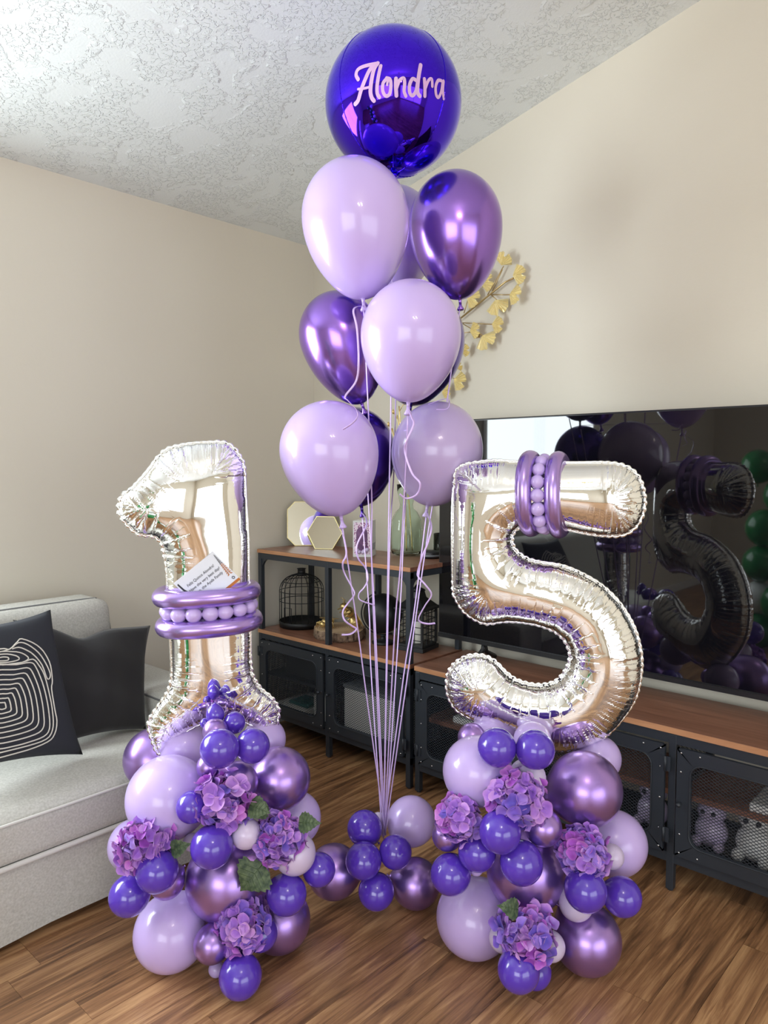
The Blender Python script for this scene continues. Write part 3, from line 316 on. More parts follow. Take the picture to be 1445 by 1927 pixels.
CORDS = [[1,[[0.396,0.658],[0.433,0.652],[0.47,0.646],[0.507,0.641],[0.547,0.641],[0.587,0.643],[0.62,0.641],[0.64,0.636],[0.652,0.628],[0.663,0.61],[0.676,0.578],[0.688,0.536],[0.697,0.496],[0.702,0.461],[0.705,0.427],[0.707,0.392],[0.709,0.355],[0.71,0.317],[0.71,0.282],[0.71,0.248],[0.708,0.216],[0.702,0.19],[0.691,0.171],[0.675,0.158],[0.651,0.147],[0.615,0.138],[0.571,0.131],[0.529,0.126],[0.49,0.121],[0.452,0.118],[0.415,0.116],[0.378,0.114],[0.341,0.113],[0.306,0.115],[0.272,0.123],[0.238,0.134],[0.205,0.146],[0.172,0.158],[0.139,0.171],[0.106,0.185],[0.072,0.201],[0.037,0.218],[0.011,0.236],[-0.006,0.252],[-0.015,0.269],[-0.019,0.289],[-0.016,0.315],[-0.009,0.345],[0.001,0.377],[0.011,0.411],[0.023,0.446],[0.035,0.481],[0.047,0.513],[0.06,0.545],[0.075,0.577],[0.096,0.613],[0.119,0.65],[0.14,0.677],[0.156,0.692],[0.169,0.697],[0.188,0.697],[0.217,0.691],[0.252,0.679],[0.287,0.67],[0.323,0.665],[0.359,0.662]]],[1,[[0.39,0.623],[0.422,0.618],[0.454,0.613],[0.486,0.609],[0.52,0.609],[0.555,0.61],[0.583,0.609],[0.6,0.604],[0.611,0.597],[0.621,0.581],[0.632,0.553],[0.642,0.517],[0.65,0.482],[0.655,0.451],[0.658,0.421],[0.66,0.391],[0.662,0.358],[0.663,0.325],[0.663,0.294],[0.663,0.265],[0.662,0.237],[0.657,0.214],[0.647,0.198],[0.634,0.186],[0.613,0.176],[0.582,0.168],[0.544,0.162],[0.507,0.157],[0.473,0.154],[0.439,0.151],[0.407,0.149],[0.374,0.147],[0.342,0.146],[0.311,0.148],[0.281,0.155],[0.251,0.165],[0.222,0.175],[0.192,0.186],[0.163,0.197],[0.135,0.209],[0.104,0.223],[0.073,0.238],[0.05,0.254],[0.035,0.268],[0.027,0.283],[0.024,0.301],[0.026,0.324],[0.033,0.35],[0.042,0.378],[0.051,0.407],[0.062,0.438],[0.073,0.468],[0.084,0.497],[0.096,0.524],[0.109,0.552],[0.128,0.584],[0.148,0.616],[0.167,0.64],[0.181,0.652],[0.192,0.657],[0.209,0.657],[0.234,0.652],[0.264,0.642],[0.295,0.633],[0.326,0.629],[0.358,0.626]]],[1,[[0.384,0.589],[0.411,0.584],[0.438,0.58],[0.465,0.576],[0.494,0.576],[0.523,0.577],[0.547,0.576],[0.562,0.572],[0.571,0.566],[0.579,0.553],[0.589,0.529],[0.598,0.498],[0.605,0.467],[0.609,0.441],[0.612,0.416],[0.614,0.39],[0.615,0.362],[0.617,0.334],[0.617,0.307],[0.617,0.282],[0.617,0.258],[0.612,0.238],[0.604,0.224],[0.593,0.214],[0.575,0.205],[0.549,0.199],[0.516,0.193],[0.484,0.189],[0.455,0.186],[0.427,0.184],[0.398,0.182],[0.37,0.181],[0.343,0.18],[0.316,0.181],[0.29,0.187],[0.264,0.195],[0.239,0.205],[0.213,0.214],[0.188,0.223],[0.163,0.234],[0.137,0.246],[0.11,0.259],[0.09,0.272],[0.077,0.285],[0.07,0.297],[0.068,0.312],[0.07,0.332],[0.076,0.355],[0.084,0.379],[0.092,0.404],[0.102,0.43],[0.112,0.456],[0.121,0.48],[0.132,0.504],[0.144,0.528],[0.159,0.555],[0.177,0.582],[0.194,0.603],[0.205,0.613],[0.215,0.617],[0.229,0.617],[0.251,0.613],[0.277,0.604],[0.303,0.597],[0.329,0.594],[0.356,0.591]]],[1,[[0.378,0.555],[0.4,0.552],[0.423,0.548],[0.445,0.545],[0.47,0.545],[0.494,0.546],[0.513,0.545],[0.525,0.542],[0.533,0.537],[0.54,0.526],[0.548,0.505],[0.556,0.479],[0.562,0.454],[0.565,0.432],[0.568,0.41],[0.57,0.389],[0.571,0.365],[0.573,0.341],[0.573,0.319],[0.574,0.298],[0.573,0.278],[0.57,0.261],[0.563,0.249],[0.554,0.241],[0.539,0.234],[0.517,0.228],[0.49,0.224],[0.463,0.22],[0.439,0.217],[0.414,0.215],[0.391,0.214],[0.367,0.213],[0.344,0.212],[0.321,0.213],[0.299,0.218],[0.277,0.225],[0.255,0.233],[0.234,0.24],[0.213,0.248],[0.191,0.257],[0.169,0.268],[0.146,0.279],[0.129,0.29],[0.118,0.3],[0.113,0.311],[0.11,0.324],[0.112,0.34],[0.118,0.359],[0.125,0.379],[0.132,0.4],[0.14,0.423],[0.149,0.444],[0.157,0.465],[0.166,0.484],[0.176,0.504],[0.19,0.527],[0.205,0.55],[0.219,0.567],[0.229,0.576],[0.237,0.579],[0.249,0.579],[0.267,0.576],[0.288,0.569],[0.311,0.563],[0.332,0.56],[0.355,0.558]]],[1,[[0.372,0.522],[0.39,0.519],[0.408,0.516],[0.426,0.514],[0.445,0.514],[0.465,0.515],[0.48,0.514],[0.49,0.511],[0.496,0.507],[0.502,0.498],[0.508,0.482],[0.514,0.461],[0.519,0.44],[0.523,0.422],[0.525,0.405],[0.526,0.388],[0.528,0.369],[0.529,0.349],[0.53,0.331],[0.53,0.314],[0.53,0.298],[0.527,0.284],[0.522,0.275],[0.514,0.268],[0.503,0.262],[0.485,0.257],[0.463,0.254],[0.441,0.251],[0.422,0.249],[0.402,0.247],[0.383,0.246],[0.364,0.245],[0.344,0.244],[0.326,0.245],[0.308,0.249],[0.29,0.255],[0.272,0.261],[0.255,0.267],[0.237,0.274],[0.22,0.281],[0.201,0.289],[0.183,0.298],[0.169,0.307],[0.16,0.316],[0.156,0.324],[0.154,0.335],[0.156,0.348],[0.16,0.364],[0.166,0.38],[0.172,0.397],[0.179,0.415],[0.186,0.433],[0.193,0.449],[0.201,0.465],[0.209,0.481],[0.22,0.499],[0.233,0.518],[0.244,0.532],[0.252,0.539],[0.259,0.542],[0.268,0.542],[0.283,0.539],[0.3,0.533],[0.318,0.528],[0.336,0.526],[0.354,0.524]]],[1,[[0.367,0.492],[0.381,0.49],[0.395,0.487],[0.409,0.485],[0.424,0.485],[0.439,0.486],[0.451,0.486],[0.458,0.484],[0.463,0.48],[0.467,0.473],[0.472,0.46],[0.477,0.444],[0.481,0.428],[0.484,0.414],[0.486,0.4],[0.487,0.387],[0.488,0.372],[0.489,0.357],[0.49,0.342],[0.49,0.329],[0.49,0.316],[0.488,0.306],[0.484,0.298],[0.478,0.292],[0.469,0.288],[0.455,0.284],[0.438,0.281],[0.422,0.279],[0.406,0.277],[0.391,0.276],[0.375,0.275],[0.36,0.274],[0.345,0.274],[0.331,0.275],[0.316,0.278],[0.302,0.282],[0.288,0.287],[0.274,0.292],[0.26,0.297],[0.247,0.303],[0.232,0.309],[0.217,0.316],[0.206,0.324],[0.199,0.33],[0.196,0.337],[0.194,0.345],[0.196,0.356],[0.2,0.368],[0.204,0.381],[0.209,0.394],[0.215,0.408],[0.221,0.422],[0.226,0.435],[0.232,0.447],[0.239,0.46],[0.248,0.474],[0.258,0.489],[0.267,0.5],[0.273,0.505],[0.278,0.507],[0.286,0.507],[0.297,0.505],[0.311,0.5],[0.325,0.497],[0.338,0.495],[0.352,0.493]]],[1,[[0.361,0.462],[0.372,0.46],[0.382,0.458],[0.392,0.457],[0.402,0.457],[0.413,0.458],[0.422,0.457],[0.427,0.456],[0.43,0.453],[0.434,0.448],[0.437,0.439],[0.441,0.427],[0.444,0.415],[0.446,0.405],[0.447,0.396],[0.448,0.386],[0.449,0.375],[0.45,0.364],[0.451,0.353],[0.451,0.344],[0.451,0.334],[0.45,0.327],[0.447,0.321],[0.443,0.317],[0.436,0.314],[0.426,0.311],[0.414,0.309],[0.401,0.308],[0.39,0.306],[0.379,0.305],[0.368,0.305],[0.357,0.304],[0.346,0.304],[0.335,0.304],[0.325,0.307],[0.315,0.31],[0.304,0.313],[0.294,0.317],[0.284,0.321],[0.274,0.325],[0.263,0.33],[0.253,0.335],[0.244,0.34],[0.239,0.345],[0.237,0.35],[0.236,0.356],[0.237,0.363],[0.24,0.372],[0.243,0.381],[0.247,0.391],[0.251,0.401],[0.256,0.411],[0.26,0.42],[0.264,0.429],[0.269,0.439],[0.275,0.449],[0.283,0.459],[0.289,0.467],[0.294,0.471],[0.298,0.473],[0.303,0.473],[0.311,0.471],[0.321,0.468],[0.331,0.465],[0.341,0.464],[0.351,0.463]]],[1,[[0.356,0.432],[0.363,0.431],[0.369,0.43],[0.375,0.429],[0.382,0.429],[0.388,0.429],[0.393,0.429],[0.397,0.428],[0.399,0.427],[0.401,0.423],[0.403,0.418],[0.405,0.41],[0.407,0.403],[0.408,0.397],[0.409,0.391],[0.41,0.384],[0.411,0.378],[0.411,0.371],[0.411,0.365],[0.412,0.358],[0.412,0.353],[0.411,0.348],[0.409,0.345],[0.407,0.342],[0.403,0.34],[0.397,0.338],[0.389,0.337],[0.381,0.336],[0.374,0.335],[0.367,0.335],[0.361,0.334],[0.354,0.334],[0.347,0.334],[0.34,0.334],[0.334,0.335],[0.327,0.337],[0.321,0.34],[0.314,0.342],[0.308,0.344],[0.302,0.347],[0.295,0.35],[0.288,0.353],[0.283,0.356],[0.28,0.359],[0.278,0.362],[0.278,0.366],[0.279,0.371],[0.28,0.376],[0.283,0.382],[0.285,0.388],[0.288,0.394],[0.291,0.4],[0.293,0.406],[0.296,0.412],[0.299,0.417],[0.303,0.424],[0.308,0.43],[0.312,0.435],[0.315,0.438],[0.317,0.439],[0.32,0.439],[0.325,0.437],[0.331,0.436],[0.338,0.434],[0.344,0.433],[0.35,0.432]]],[1,[[0.352,0.405],[0.355,0.404],[0.357,0.404],[0.36,0.403],[0.363,0.403],[0.366,0.403],[0.368,0.403],[0.369,0.403],[0.37,0.402],[0.371,0.401],[0.372,0.398],[0.373,0.395],[0.374,0.392],[0.375,0.389],[0.375,0.386],[0.375,0.384],[0.376,0.381],[0.376,0.378],[0.376,0.375],[0.376,0.372],[0.376,0.369],[0.376,0.367],[0.375,0.366],[0.374,0.365],[0.372,0.364],[0.37,0.363],[0.366,0.362],[0.363,0.362],[0.36,0.362],[0.357,0.361],[0.354,0.361],[0.351,0.361],[0.348,0.361],[0.345,0.361],[0.342,0.362],[0.339,0.363],[0.336,0.364],[0.333,0.365],[0.33,0.366],[0.327,0.367],[0.324,0.368],[0.321,0.37],[0.319,0.371],[0.318,0.372],[0.317,0.374],[0.317,0.375],[0.317,0.377],[0.318,0.38],[0.319,0.382],[0.32,0.385],[0.321,0.388],[0.322,0.391],[0.324,0.393],[0.325,0.396],[0.326,0.398],[0.328,0.401],[0.33,0.404],[0.332,0.406],[0.333,0.407],[0.334,0.408],[0.336,0.408],[0.338,0.407],[0.341,0.406],[0.343,0.405],[0.346,0.405],[0.349,0.405]]],[0,[[0.297,0.059],[0.359,0.064],[0.448,0.072],[0.529,0.08],[0.589,0.089],[0.64,0.099],[0.682,0.11],[0.71,0.121],[0.728,0.134],[0.743,0.152],[0.757,0.175],[0.767,0.203],[0.773,0.232],[0.773,0.258],[0.769,0.285],[0.767,0.317],[0.767,0.359],[0.768,0.405],[0.772,0.444],[0.779,0.467],[0.789,0.481],[0.797,0.501],[0.803,0.532],[0.809,0.569],[0.81,0.603],[0.805,0.632],[0.795,0.659],[0.782,0.685],[0.767,0.709],[0.747,0.731],[0.721,0.753],[0.683,0.777],[0.638,0.799],[0.601,0.813],[0.58,0.814],[0.568,0.806],[0.552,0.795],[0.528,0.782],[0.501,0.765],[0.478,0.755],[0.464,0.755],[0.453,0.761],[0.438,0.766],[0.41,0.768],[0.378,0.77],[0.355,0.77]]],[0,[[0.302,0.089],[0.361,0.093],[0.447,0.099],[0.525,0.105],[0.583,0.111],[0.632,0.118],[0.671,0.128],[0.698,0.141],[0.715,0.158],[0.727,0.179],[0.736,0.204],[0.741,0.234],[0.743,0.269],[0.744,0.311],[0.744,0.358],[0.742,0.405],[0.74,0.453],[0.737,0.502],[0.731,0.543],[0.721,0.574],[0.709,0.597],[0.696,0.617],[0.684,0.636],[0.671,0.651],[0.652,0.661],[0.625,0.661],[0.591,0.654],[0.552,0.65],[0.498,0.651],[0.438,0.653],[0.396,0.656]]],[0,[[0.351,0.747],[0.385,0.748],[0.434,0.75],[0.478,0.755],[0.51,0.767],[0.536,0.781],[0.562,0.79],[0.587,0.788],[0.61,0.781],[0.635,0.768],[0.663,0.749],[0.693,0.725],[0.718,0.701],[0.738,0.676],[0.753,0.651],[0.765,0.626],[0.777,0.6],[0.785,0.575],[0.79,0.554],[0.788,0.537],[0.781,0.524],[0.773,0.517],[0.765,0.513],[0.756,0.514],[0.748,0.524],[0.742,0.548],[0.737,0.581],[0.728,0.613],[0.712,0.64],[0.691,0.667],[0.67,0.689],[0.651,0.706],[0.633,0.718],[0.614,0.729],[0.594,0.741],[0.574,0.751],[0.554,0.757],[0.534,0.758],[0.513,0.756],[0.499,0.754]]],[1,[[0.245,0.717],[0.261,0.729],[0.296,0.741],[0.33,0.749],[0.357,0.752],[0.384,0.752],[0.413,0.749],[0.451,0.744],[0.491,0.736],[0.526,0.729],[0.551,0.721],[0.57,0.713],[0.586,0.704],[0.601,0.693],[0.614,0.68],[0.616,0.67],[0.602,0.661],[0.579,0.654],[0.552,0.65],[0.524,0.647],[0.493,0.647],[0.457,0.65],[0.411,0.657],[0.361,0.666],[0.318,0.677],[0.283,0.689],[0.255,0.704]]],[1,[[0.284,0.712],[0.303,0.72],[0.336,0.727],[0.368,0.731],[0.397,0.732],[0.424,0.729],[0.451,0.725],[0.477,0.718],[0.501,0.709],[0.52,0.701],[0.532,0.692],[0.538,0.682],[0.536,0.675],[0.524,0.671],[0.504,0.668],[0.481,0.667],[0.455,0.667],[0.427,0.668],[0.399,0.671],[0.371,0.675],[0.343,0.681],[0.32,0.688],[0.301,0.695],[0.286,0.704]]],[1,[[0.353,0.703],[0.365,0.706],[0.386,0.709],[0.406,0.71],[0.421,0.709],[0.436,0.706],[0.446,0.703],[0.453,0.699],[0.456,0.694],[0.456,0.689],[0.454,0.686],[0.448,0.682],[0.438,0.681],[0.421,0.681],[0.399,0.684],[0.381,0.687],[0.367,0.692],[0.355,0.698]]]]
# ---------------------------------------------------------------- room
XW, YA, XL, YB = 2.75, 3.04, -4.0, -5.5
def cz(y): return 2.549+.2255*(3.04-y)
def struct(name, mb, m, parent=None, **k):
    o = mb.build(name, m, parent, **k)
    if parent is None: o['kind'] = 'structure'
    return o
sub = MB().box(XL-.1, XW+.1, YB-.1, YA+.1, -.05, -.0085).box(XL, XW, YB, -.99, -.0085, 0).box(XL, -1.6, -.99, YA, -.0085, 0)
floor = struct('floor', sub, M['floor'])
random.seed(3)
PL = {}
def plank_mesh(L):
    if L not in PL:
        b = MB().box(.0004, L-.0004, .0004, .0996, -.008, 0); PL[L] = b.mesh('plank', M['floor'])
    return PL[L]
PX = -1.6
y = 1.916-.1*29; joint = {1.916: .712}
while y < YA:
    x = PX-random.choice([0, .2, .4, .6, .8])
    if abs(y-1.916) < .01: x = .712-1.0*3
    if abs(y-.716) < .02: x = 1.79-1.2*3
    while x < XW:
        L = random.choice([.8, 1.0, 1.2, 1.2])
        if abs(y-1.916) < .01: L = 1.0
        if abs(y-.716) < .02: L = 1.2
        x1 = min(x+L, XW+.05); x0 = max(x, PX)
        if x1-x0 > .05:
            L2 = round(x1-x0, 3); o = bpy.data.objects.new('plank', plank_mesh(L2)); link(o, floor); o.location = (x0, y, 0)
        x += L
    y = round(y+.1, 4)
# ceiling slab that slopes up towards the viewer
b = MB(); z0, z1 = cz(YA+.1), cz(YB-.1)
v = [(XL-.1, YA+.1, z0), (XW+.1, YA+.1, z0), (XW+.1, YB-.1, z1), (XL-.1, YB-.1, z1)]
b.add(v+[(x, y, z+.08) for x, y, z in v], [(3, 2, 1, 0), (4, 5, 6, 7), (0, 1, 5, 4), (1, 2, 6, 5), (2, 3, 7, 6), (3, 0, 4, 7)])
struct('ceiling', b, M['ceiling'])
def side_wall(name, x0, x1, hole=None):
    b = MB(); top = lambda y: cz(y)+.01
    def seg(y0, y1, zb=None, zt=None):
        zb0 = 0 if zb is None else zb; t0, t1 = (top(y0), top(y1)) if zt is None else (zt, zt)
        v = [(x, yy, zz) for x in (x0, x1) for yy, zz in ((y0, zb0), (y1, zb0), (y1, t1), (y0, t0))]
        b.add(v, [(0, 1, 2, 3), (7, 6, 5, 4), (0, 4, 5, 1), (1, 5, 6, 2), (2, 6, 7, 3), (3, 7, 4, 0)])
    if hole is None: seg(YB-.1, YA+.1)
    else:
        a, c, zb, zt = hole; seg(YB-.1, a); seg(c, YA+.1); seg(a, c, 0, zb); seg(a, c, zt)
    return struct(name, b, M['wall'])
side_wall('wall_right', XW, XW+.1)
side_wall('wall_left', XL-.1, XL, (-3.32, .12, .73, 2.77))
zt = cz(YA)+.02
struct('wall_back', MB().box(XL-.1, -.92, YA, YA+.1, 0, zt).box(.72, XW+.1, YA, YA+.1, 0, zt).box(-.92, .72, YA, YA+.1, 0, 1.03).box(-.92, .72, YA, YA+.1, 2.21, zt), M['wall'])
b = MB(); zt = cz(YB)+.02
b.box(XL-.1, -3.42, YB-.1, YB, 0, zt).box(1.62, XW+.1, YB-.1, YB, 0, zt).box(-3.42, 1.62, YB-.1, YB, 2.77, zt).box(-3.42, 1.62, YB-.1, YB, 0, .12)
struct('wall_front', b, M['wall'])
def frame_yz(name, x0, x1, a, c, zb, zt, w, m):
    b = MB().box(x0, x1, a, c, zb, zb+w).box(x0, x1, a, c, zt-w, zt).box(x0, x1, a, a+w, zb, zt).box(x0, x1, c-w, c, zb, zt).box(x0, x1, (a+c)/2-w/2, (a+c)/2+w/2, zb, zt)
    return struct(name, b, m)
frame_yz('fill_window', XL-.06, XL+.015, -3.32, .12, .73, 2.77, .05, M['trim'])  # frame for the added fill light on the unseen left wall
b = MB()
for z in (1.03, 2.16): b.box(-.92, .72, YA-.015, YA+.06, z, z+.05)
for x in (-.92, -.125, .67): b.box(x, x+.05, YA-.015, YA+.06, 1.03, 2.21)
struct('window_2', b, M['trim'])
b = MB().box(-3.42, 1.62, YB-.06, YB+.015, .12, .18).box(-3.42, 1.62, YB-.06, YB+.015, 2.71, 2.77)
for x in (-3.42, -1.76, -.1, 1.56): b.box(x, x+.06, YB-.06, YB+.015, .12, 2.77)
struct('fill_glazing', b, M['trim'])  # frame for the unseen rear glazing that carries the frontal fill
struct('baseboard_right', MB().box(XW-.014, XW, YB, YA, 0, .085), M['trim'], bevel=.003)
struct('baseboard_back', MB().box(XL, XW-.014, YA-.014, YA, 0, .085), M['trim'], bevel=.003)
# ceiling lamp behind the viewer, seen only as small glints
lamp = empty('ceiling_lamp', (.15, -.35, cz(-.35)), label='brass four-bulb ceiling lamp, seen only as small glints in the balloons', cat='lamp')
MB().lathe([(.07, -.02), (.07, .03)], 24).tube([(0, 0, 0), (0, 0, -.45)], .008).build('stem', M['brass'], lamp)
for k in range(4):
    a = k*math.pi/2+.4; p = Vector((.17*math.cos(a), .17*math.sin(a), -.5))
    MB().tube([(0, 0, -.44), tuple(p*.6+Vector((0, 0, -.17))), tuple(p)], .007).build('arm', M['brass'], lamp)
    l = bpy.data.lights.new('bulb_light', 'POINT'); l.energy = 7; l.shadow_soft_size = .035; l.color = (1, .90, .78)
    o = bpy.data.objects.new('bulb_light', l); link(o, lamp); o.location = p+Vector((0, 0, -.05))
# ---------------------------------------------------------------- sheet-metal doors with expanded mesh
def rrect(w, h, r, n=6):
    pts = []
    for cx, cy, a0 in ((w/2-r, h/2-r, 0), (-w/2+r, h/2-r, 90), (-w/2+r, -h/2+r, 180), (w/2-r, -h/2+r, 270)):
        for k in range(n+1):
            a = R(a0+90*k/n); pts.append((cx+r*math.cos(a), cy+r*math.sin(a)))
    return pts
def clip_line(p, d, poly):
    t0, t1 = -1e9, 1e9
    for i in range(len(poly)):
        a = poly[i]; c = poly[(i+1) % len(poly)]; e = (c[0]-a[0], c[1]-a[1])
        if abs(e[0])+abs(e[1]) < 1e-9: continue
        nx, ny = -e[1], e[0]
        den = nx*d[0]+ny*d[1]; num = nx*(a[0]-p[0])+ny*(a[1]-p[1])
        if abs(den) < 1e-12:
            if num > 0: return None
            continue
        t = num/den
        if den > 0: t0 = max(t0, t)
        else: t1 = min(t1, t)
    return (t0, t1) if t1 > t0 else None
def lattice(w, h, r, cw=.0165, ch=.0105, s=.0008):
    b = MB(); poly = rrect(w+.004, h+.004, r); L = math.hypot(cw, ch)
    for sg in (1, -1):
        d = (cw/L, sg*ch/L); k = -int((w+h*cw/ch)/cw)-1
        while k*cw < w+h*cw/ch:
            p = (k*cw, 0); c = clip_line(p, d, poly)
            if c and c[1]-c[0] > .002:
                x0, y0, x1, y1 = p[0]+d[0]*c[0], d[1]*c[0], p[0]+d[0]*c[1], d[1]*c[1]
                nx, ny = -d[1]*s, d[0]*s; e = .0007*sg
                v = [(x0+nx, y0+ny, e-.0008), (x0-nx, y0-ny, e-.0008), (x1-nx, y1-ny, e-.0008), (x1+nx, y1+ny, e-.0008),
                     (x0+nx, y0+ny, e+.0008), (x0-nx, y0-ny, e+.0008), (x1-nx, y1-ny, e+.0008), (x1+nx, y1+ny, e+.0008)]
                b.add(v, [(3, 2, 1, 0), (4, 5, 6, 7), (0, 1, 5, 4), (2, 3, 7, 6)])
            k += 1
    return b
def door_mesh(w, h, iw, ih, r, t=.012, n=6):
    """flat sheet with a rounded opening, in local xy, thickness along z"""
    inner = rrect(iw, ih, r, n); outer = []
    for x, y in inner:
        u = max(abs(x)/(w/2), abs(y)/(h/2)); outer.append((x/u, y/u))
    k = n+1
    for c, (sx, sy) in enumerate(((1, 1), (-1, 1), (-1, -1), (1, -1))): outer[c*k+n//2] = (sx*w/2, sy*h/2)
    b = MB(); m = len(inner); v = []
    for z in (-t/2, t/2):
        v += [(x, y, z) for x, y in outer]+[(x, y, z) for x, y in inner]
    f = []
    for i in range(m):
        j = (i+1) % m
        f += [(i, m+i, m+j, j), (2*m+i, 2*m+j, 3*m+j, 3*m+i), (i, j, 2*m+j, 2*m+i), (m+i, 3*m+i, 3*m+j, m+j)]
    return b.add(v, f)
# local door axes: x along +Y of the room, y up, z towards -X (room side)
DM = Matrix(((0, 0, -1, 0), (1, 0, 0, 0), (0, 1, 0, 0), (0, 0, 0, 1)))
def xf(mb, Mx): mb.v = [tuple(Mx @ Vector(v)) for v in mb.v]; return mb
def cab_door(parent, x, yc, zc, w, h, hinge, r=.035, mx=.045, mz=.045):
    Mx = Matrix.Translation((x, yc, zc)) @ DM
    iw, ih = w-2*mx, h-2*mz
    d = xf(door_mesh(w, h, iw, ih, r), Mx).build('cabinet_door', M['steel'], parent)
    xf(lattice(iw, ih, r), Mx).build('mesh_panel', M['steel'], d)
    # raised lip round the opening
    lip = [(px, py, .007) for px, py in rrect(iw+.006, ih+.006, r+.003)]
    xf(MB().tube(lip, .0022, 6, True), Mx).build('rim', M['steel'], d)
    rv = MB()
    for sx in (-1, 1):
        for py in (h/2-.014, h/2-.075, 0, -h/2+.075, -h/2+.014): rv.ball((sx*(w/2-.013), py, .006), .0034, 8, (1, 1, .6))
    for sy in (-1, 1):
        for px in (-w/2+.07, w/2-.07): rv.ball((px, sy*(h/2-.013), .006), .0034, 8, (1, 1, .6))
    tag(xf(rv, Mx).build('rivets', M['rivet'], d), kind='stuff')
    for sy in (-1, 1):
        hb = MB().box(-.016, .016, -.024, .024, .006, .0095)
        hb.tube([(0, -.024, .0105), (0, .024, .0105)], .004, 8)
        xf(hb, Mx @ Matrix.Translation((hinge*(w/2+.004), sy*h*.33, 0))).build('hinge', M['steel'], d)
    kn = MB().tube([(0, 0, .005), (0, 0, .02)], .0035, 8).ball((0, 0, .022), .008, 12)
    xf(kn, Mx @ Matrix.Translation((-hinge*(w/2-.014), .0, 0))).build('knob', M['steel'], d)
    return d
def gusset(b, corner, ax, az, s=.055, t=.012, n=7):
    """concave corner filler: corner point, two unit directions, thin in the third"""
    c = Vector(corner); ax = Vector(ax); az = Vector(az); nn = ax.cross(az)
    pts = [c]+[c+ax*s*(1-math.sin(R(90*k/n)))+az*s*(1-math.cos(R(90*k/n))) for k in range(n+1)]
    m = len(pts); v = [p-nn*t/2 for p in pts]+[p+nn*t/2 for p in pts]
    b.add(v, [tuple(range(m)), tuple(range(2*m-1, m-1, -1))]+[(i, (i+1) % m, m+(i+1) % m, m+i) for i in range(m)])
def post(parent, x, y, z1, w=.024):
    b = MB().box(x-w/2, x+w/2, y-w/2, y+w/2, .006, z1).lathe([(w*.40, 0), (w*.42, .010)], 14, Matrix.Translation((x, y, 0)))
    return b.build('post', M['steel'], parent, bevel=.002)
# ---------------------------------------------------------------- tall shelving unit
sh = empty('shelving_unit', (0, 0, 0), label='black steel shelving unit with wooden boards and two mesh doors, in the corner', cat='shelf')
X0, X1 = 2.332, 2.672; YS = [1.990, 2.487, 2.984]
for yy in YS:
    post(sh, X0, yy, .926); post(sh, X1, yy, .926)
for nm, z in (('top_shelf', .938), ('middle_shelf', .528)):
    b = MB().box(2.318, 2.684, 1.976, 2.998, z-.009, z+.010); o = b.build(nm, M['board'], sh, bevel=.0015)
    MB().box(2.3165, 2.318, 1.976, 2.998, z-.008, z+.009).build('edge_band', M['board_edge'], o)
rails = MB()
for z in (.914, .506, .118):
    rails.box(X0-.011, X0+.011, 1.978, 2.996, z-.014, z+.014).box(X1-.011, X1+.011, 1.978, 2.996, z-.014, z+.014)
    for yy in YS: rails.box(X0, X1, yy-.011, yy+.011, z-.013, z+.013)
for i in (0, 1):
    gusset(rails, (X0, YS[i]+.012, .900), (0, 1, 0), (0, 0, -1)) if i == 0 else None
gusset(rails, (X0, YS[2]-.012, .900), (0, -1, 0), (0, 0, -1))
gusset(rails, (X1, YS[0]+.012, .900), (0, 1, 0), (0, 0, -1)); gusset(rails, (X1, YS[2]-.012, .900), (0, -1, 0), (0, 0, -1))
for yy in (YS[0], YS[2]):
    gusset(rails, (X0+.012, yy, .900), (1, 0, 0), (0, 0, -1)); gusset(rails, (X1-.012, yy, .900), (-1, 0, 0), (0, 0, -1))
rails.build('frame_rail', M['steel'], sh)
MB().box(X0, X1, 1.985, 2.99, .119, .131).build('bottom_panel', M['steel'], sh)
MB().box(X0+.02, X1, 2.50, 2.972, .30, .312).build('inner_shelf', M['steel'], sh)
def side_mesh(parent, yy, z0, z1):
    w, h = X1-X0-.03, z1-z0
    Mx = Matrix.Translation(((X0+X1)/2, yy, (z0+z1)/2)) @ Matrix(((1, 0, 0, 0), (0, 0, -1, 0), (0, 1, 0, 0), (0, 0, 0, 1)))
    xf(lattice(w, h, .01), Mx).build('side_mesh', M['steel'], parent)
for yy in YS: side_mesh(sh, yy, .14, .495)
for i, hg in ((0, -1), (1, 1)):
    cab_door(sh, X0-.018, (YS[i]+YS[i+1])/2, .312, .465, .352, hg)
# ---------------------------------------------------------------- low media console
md = empty('media_console', (0, 0, 0), label='long low black steel console with wooden top and mesh doors, under the television', cat='cabinet')
YM = [.345, .877, 1.408, 1.938]
for yy in YM: post(md, X0, yy, .515); post(md, X1, yy, .515)
o = MB().box(2.318, 2.684, .33, 1.952, .519, .540).build('console_top', M['board'], md, bevel=.0015)
MB().box(2.3165, 2.318, .33, 1.952, .520, .539).build('edge_band', M['board_edge'], o)
b = MB()
for z in (.503, .112):
    b.box(X0-.0105, X0+.0105, .335, 1.948, z-.016, z+.0155).box(X1-.0105, X1+.0105, .335, 1.948, z-.016, z+.0155)
    for yy in YM: b.box(X0, X1, yy-.011, yy+.011, z-.013, z+.013)
b.build('frame_rail', M['steel'], md)
MB().box(X0, X1, .34, 1.943, .106, .118).build('bottom_panel', M['steel'], md)
for i in range(3):
    if i != 1: MB().box(X0+.03, X1-.01, YM[i]+.014, YM[i+1]-.014, .300, .318).build('inner_shelf', M['board'], md)
MB().box(X0+.03, X1-.01, YM[1]+.014, YM[2]-.014, .300, .318).build('inner_shelf', M['board'], md)
for yy in YM: side_mesh(md, yy, .128, .487)
for i, hg in ((2, 1), (1, -1), (0, -1)):
    cab_door(md, X0-.019, (YM[i]+YM[i+1])/2, .307, .492, .352, hg)
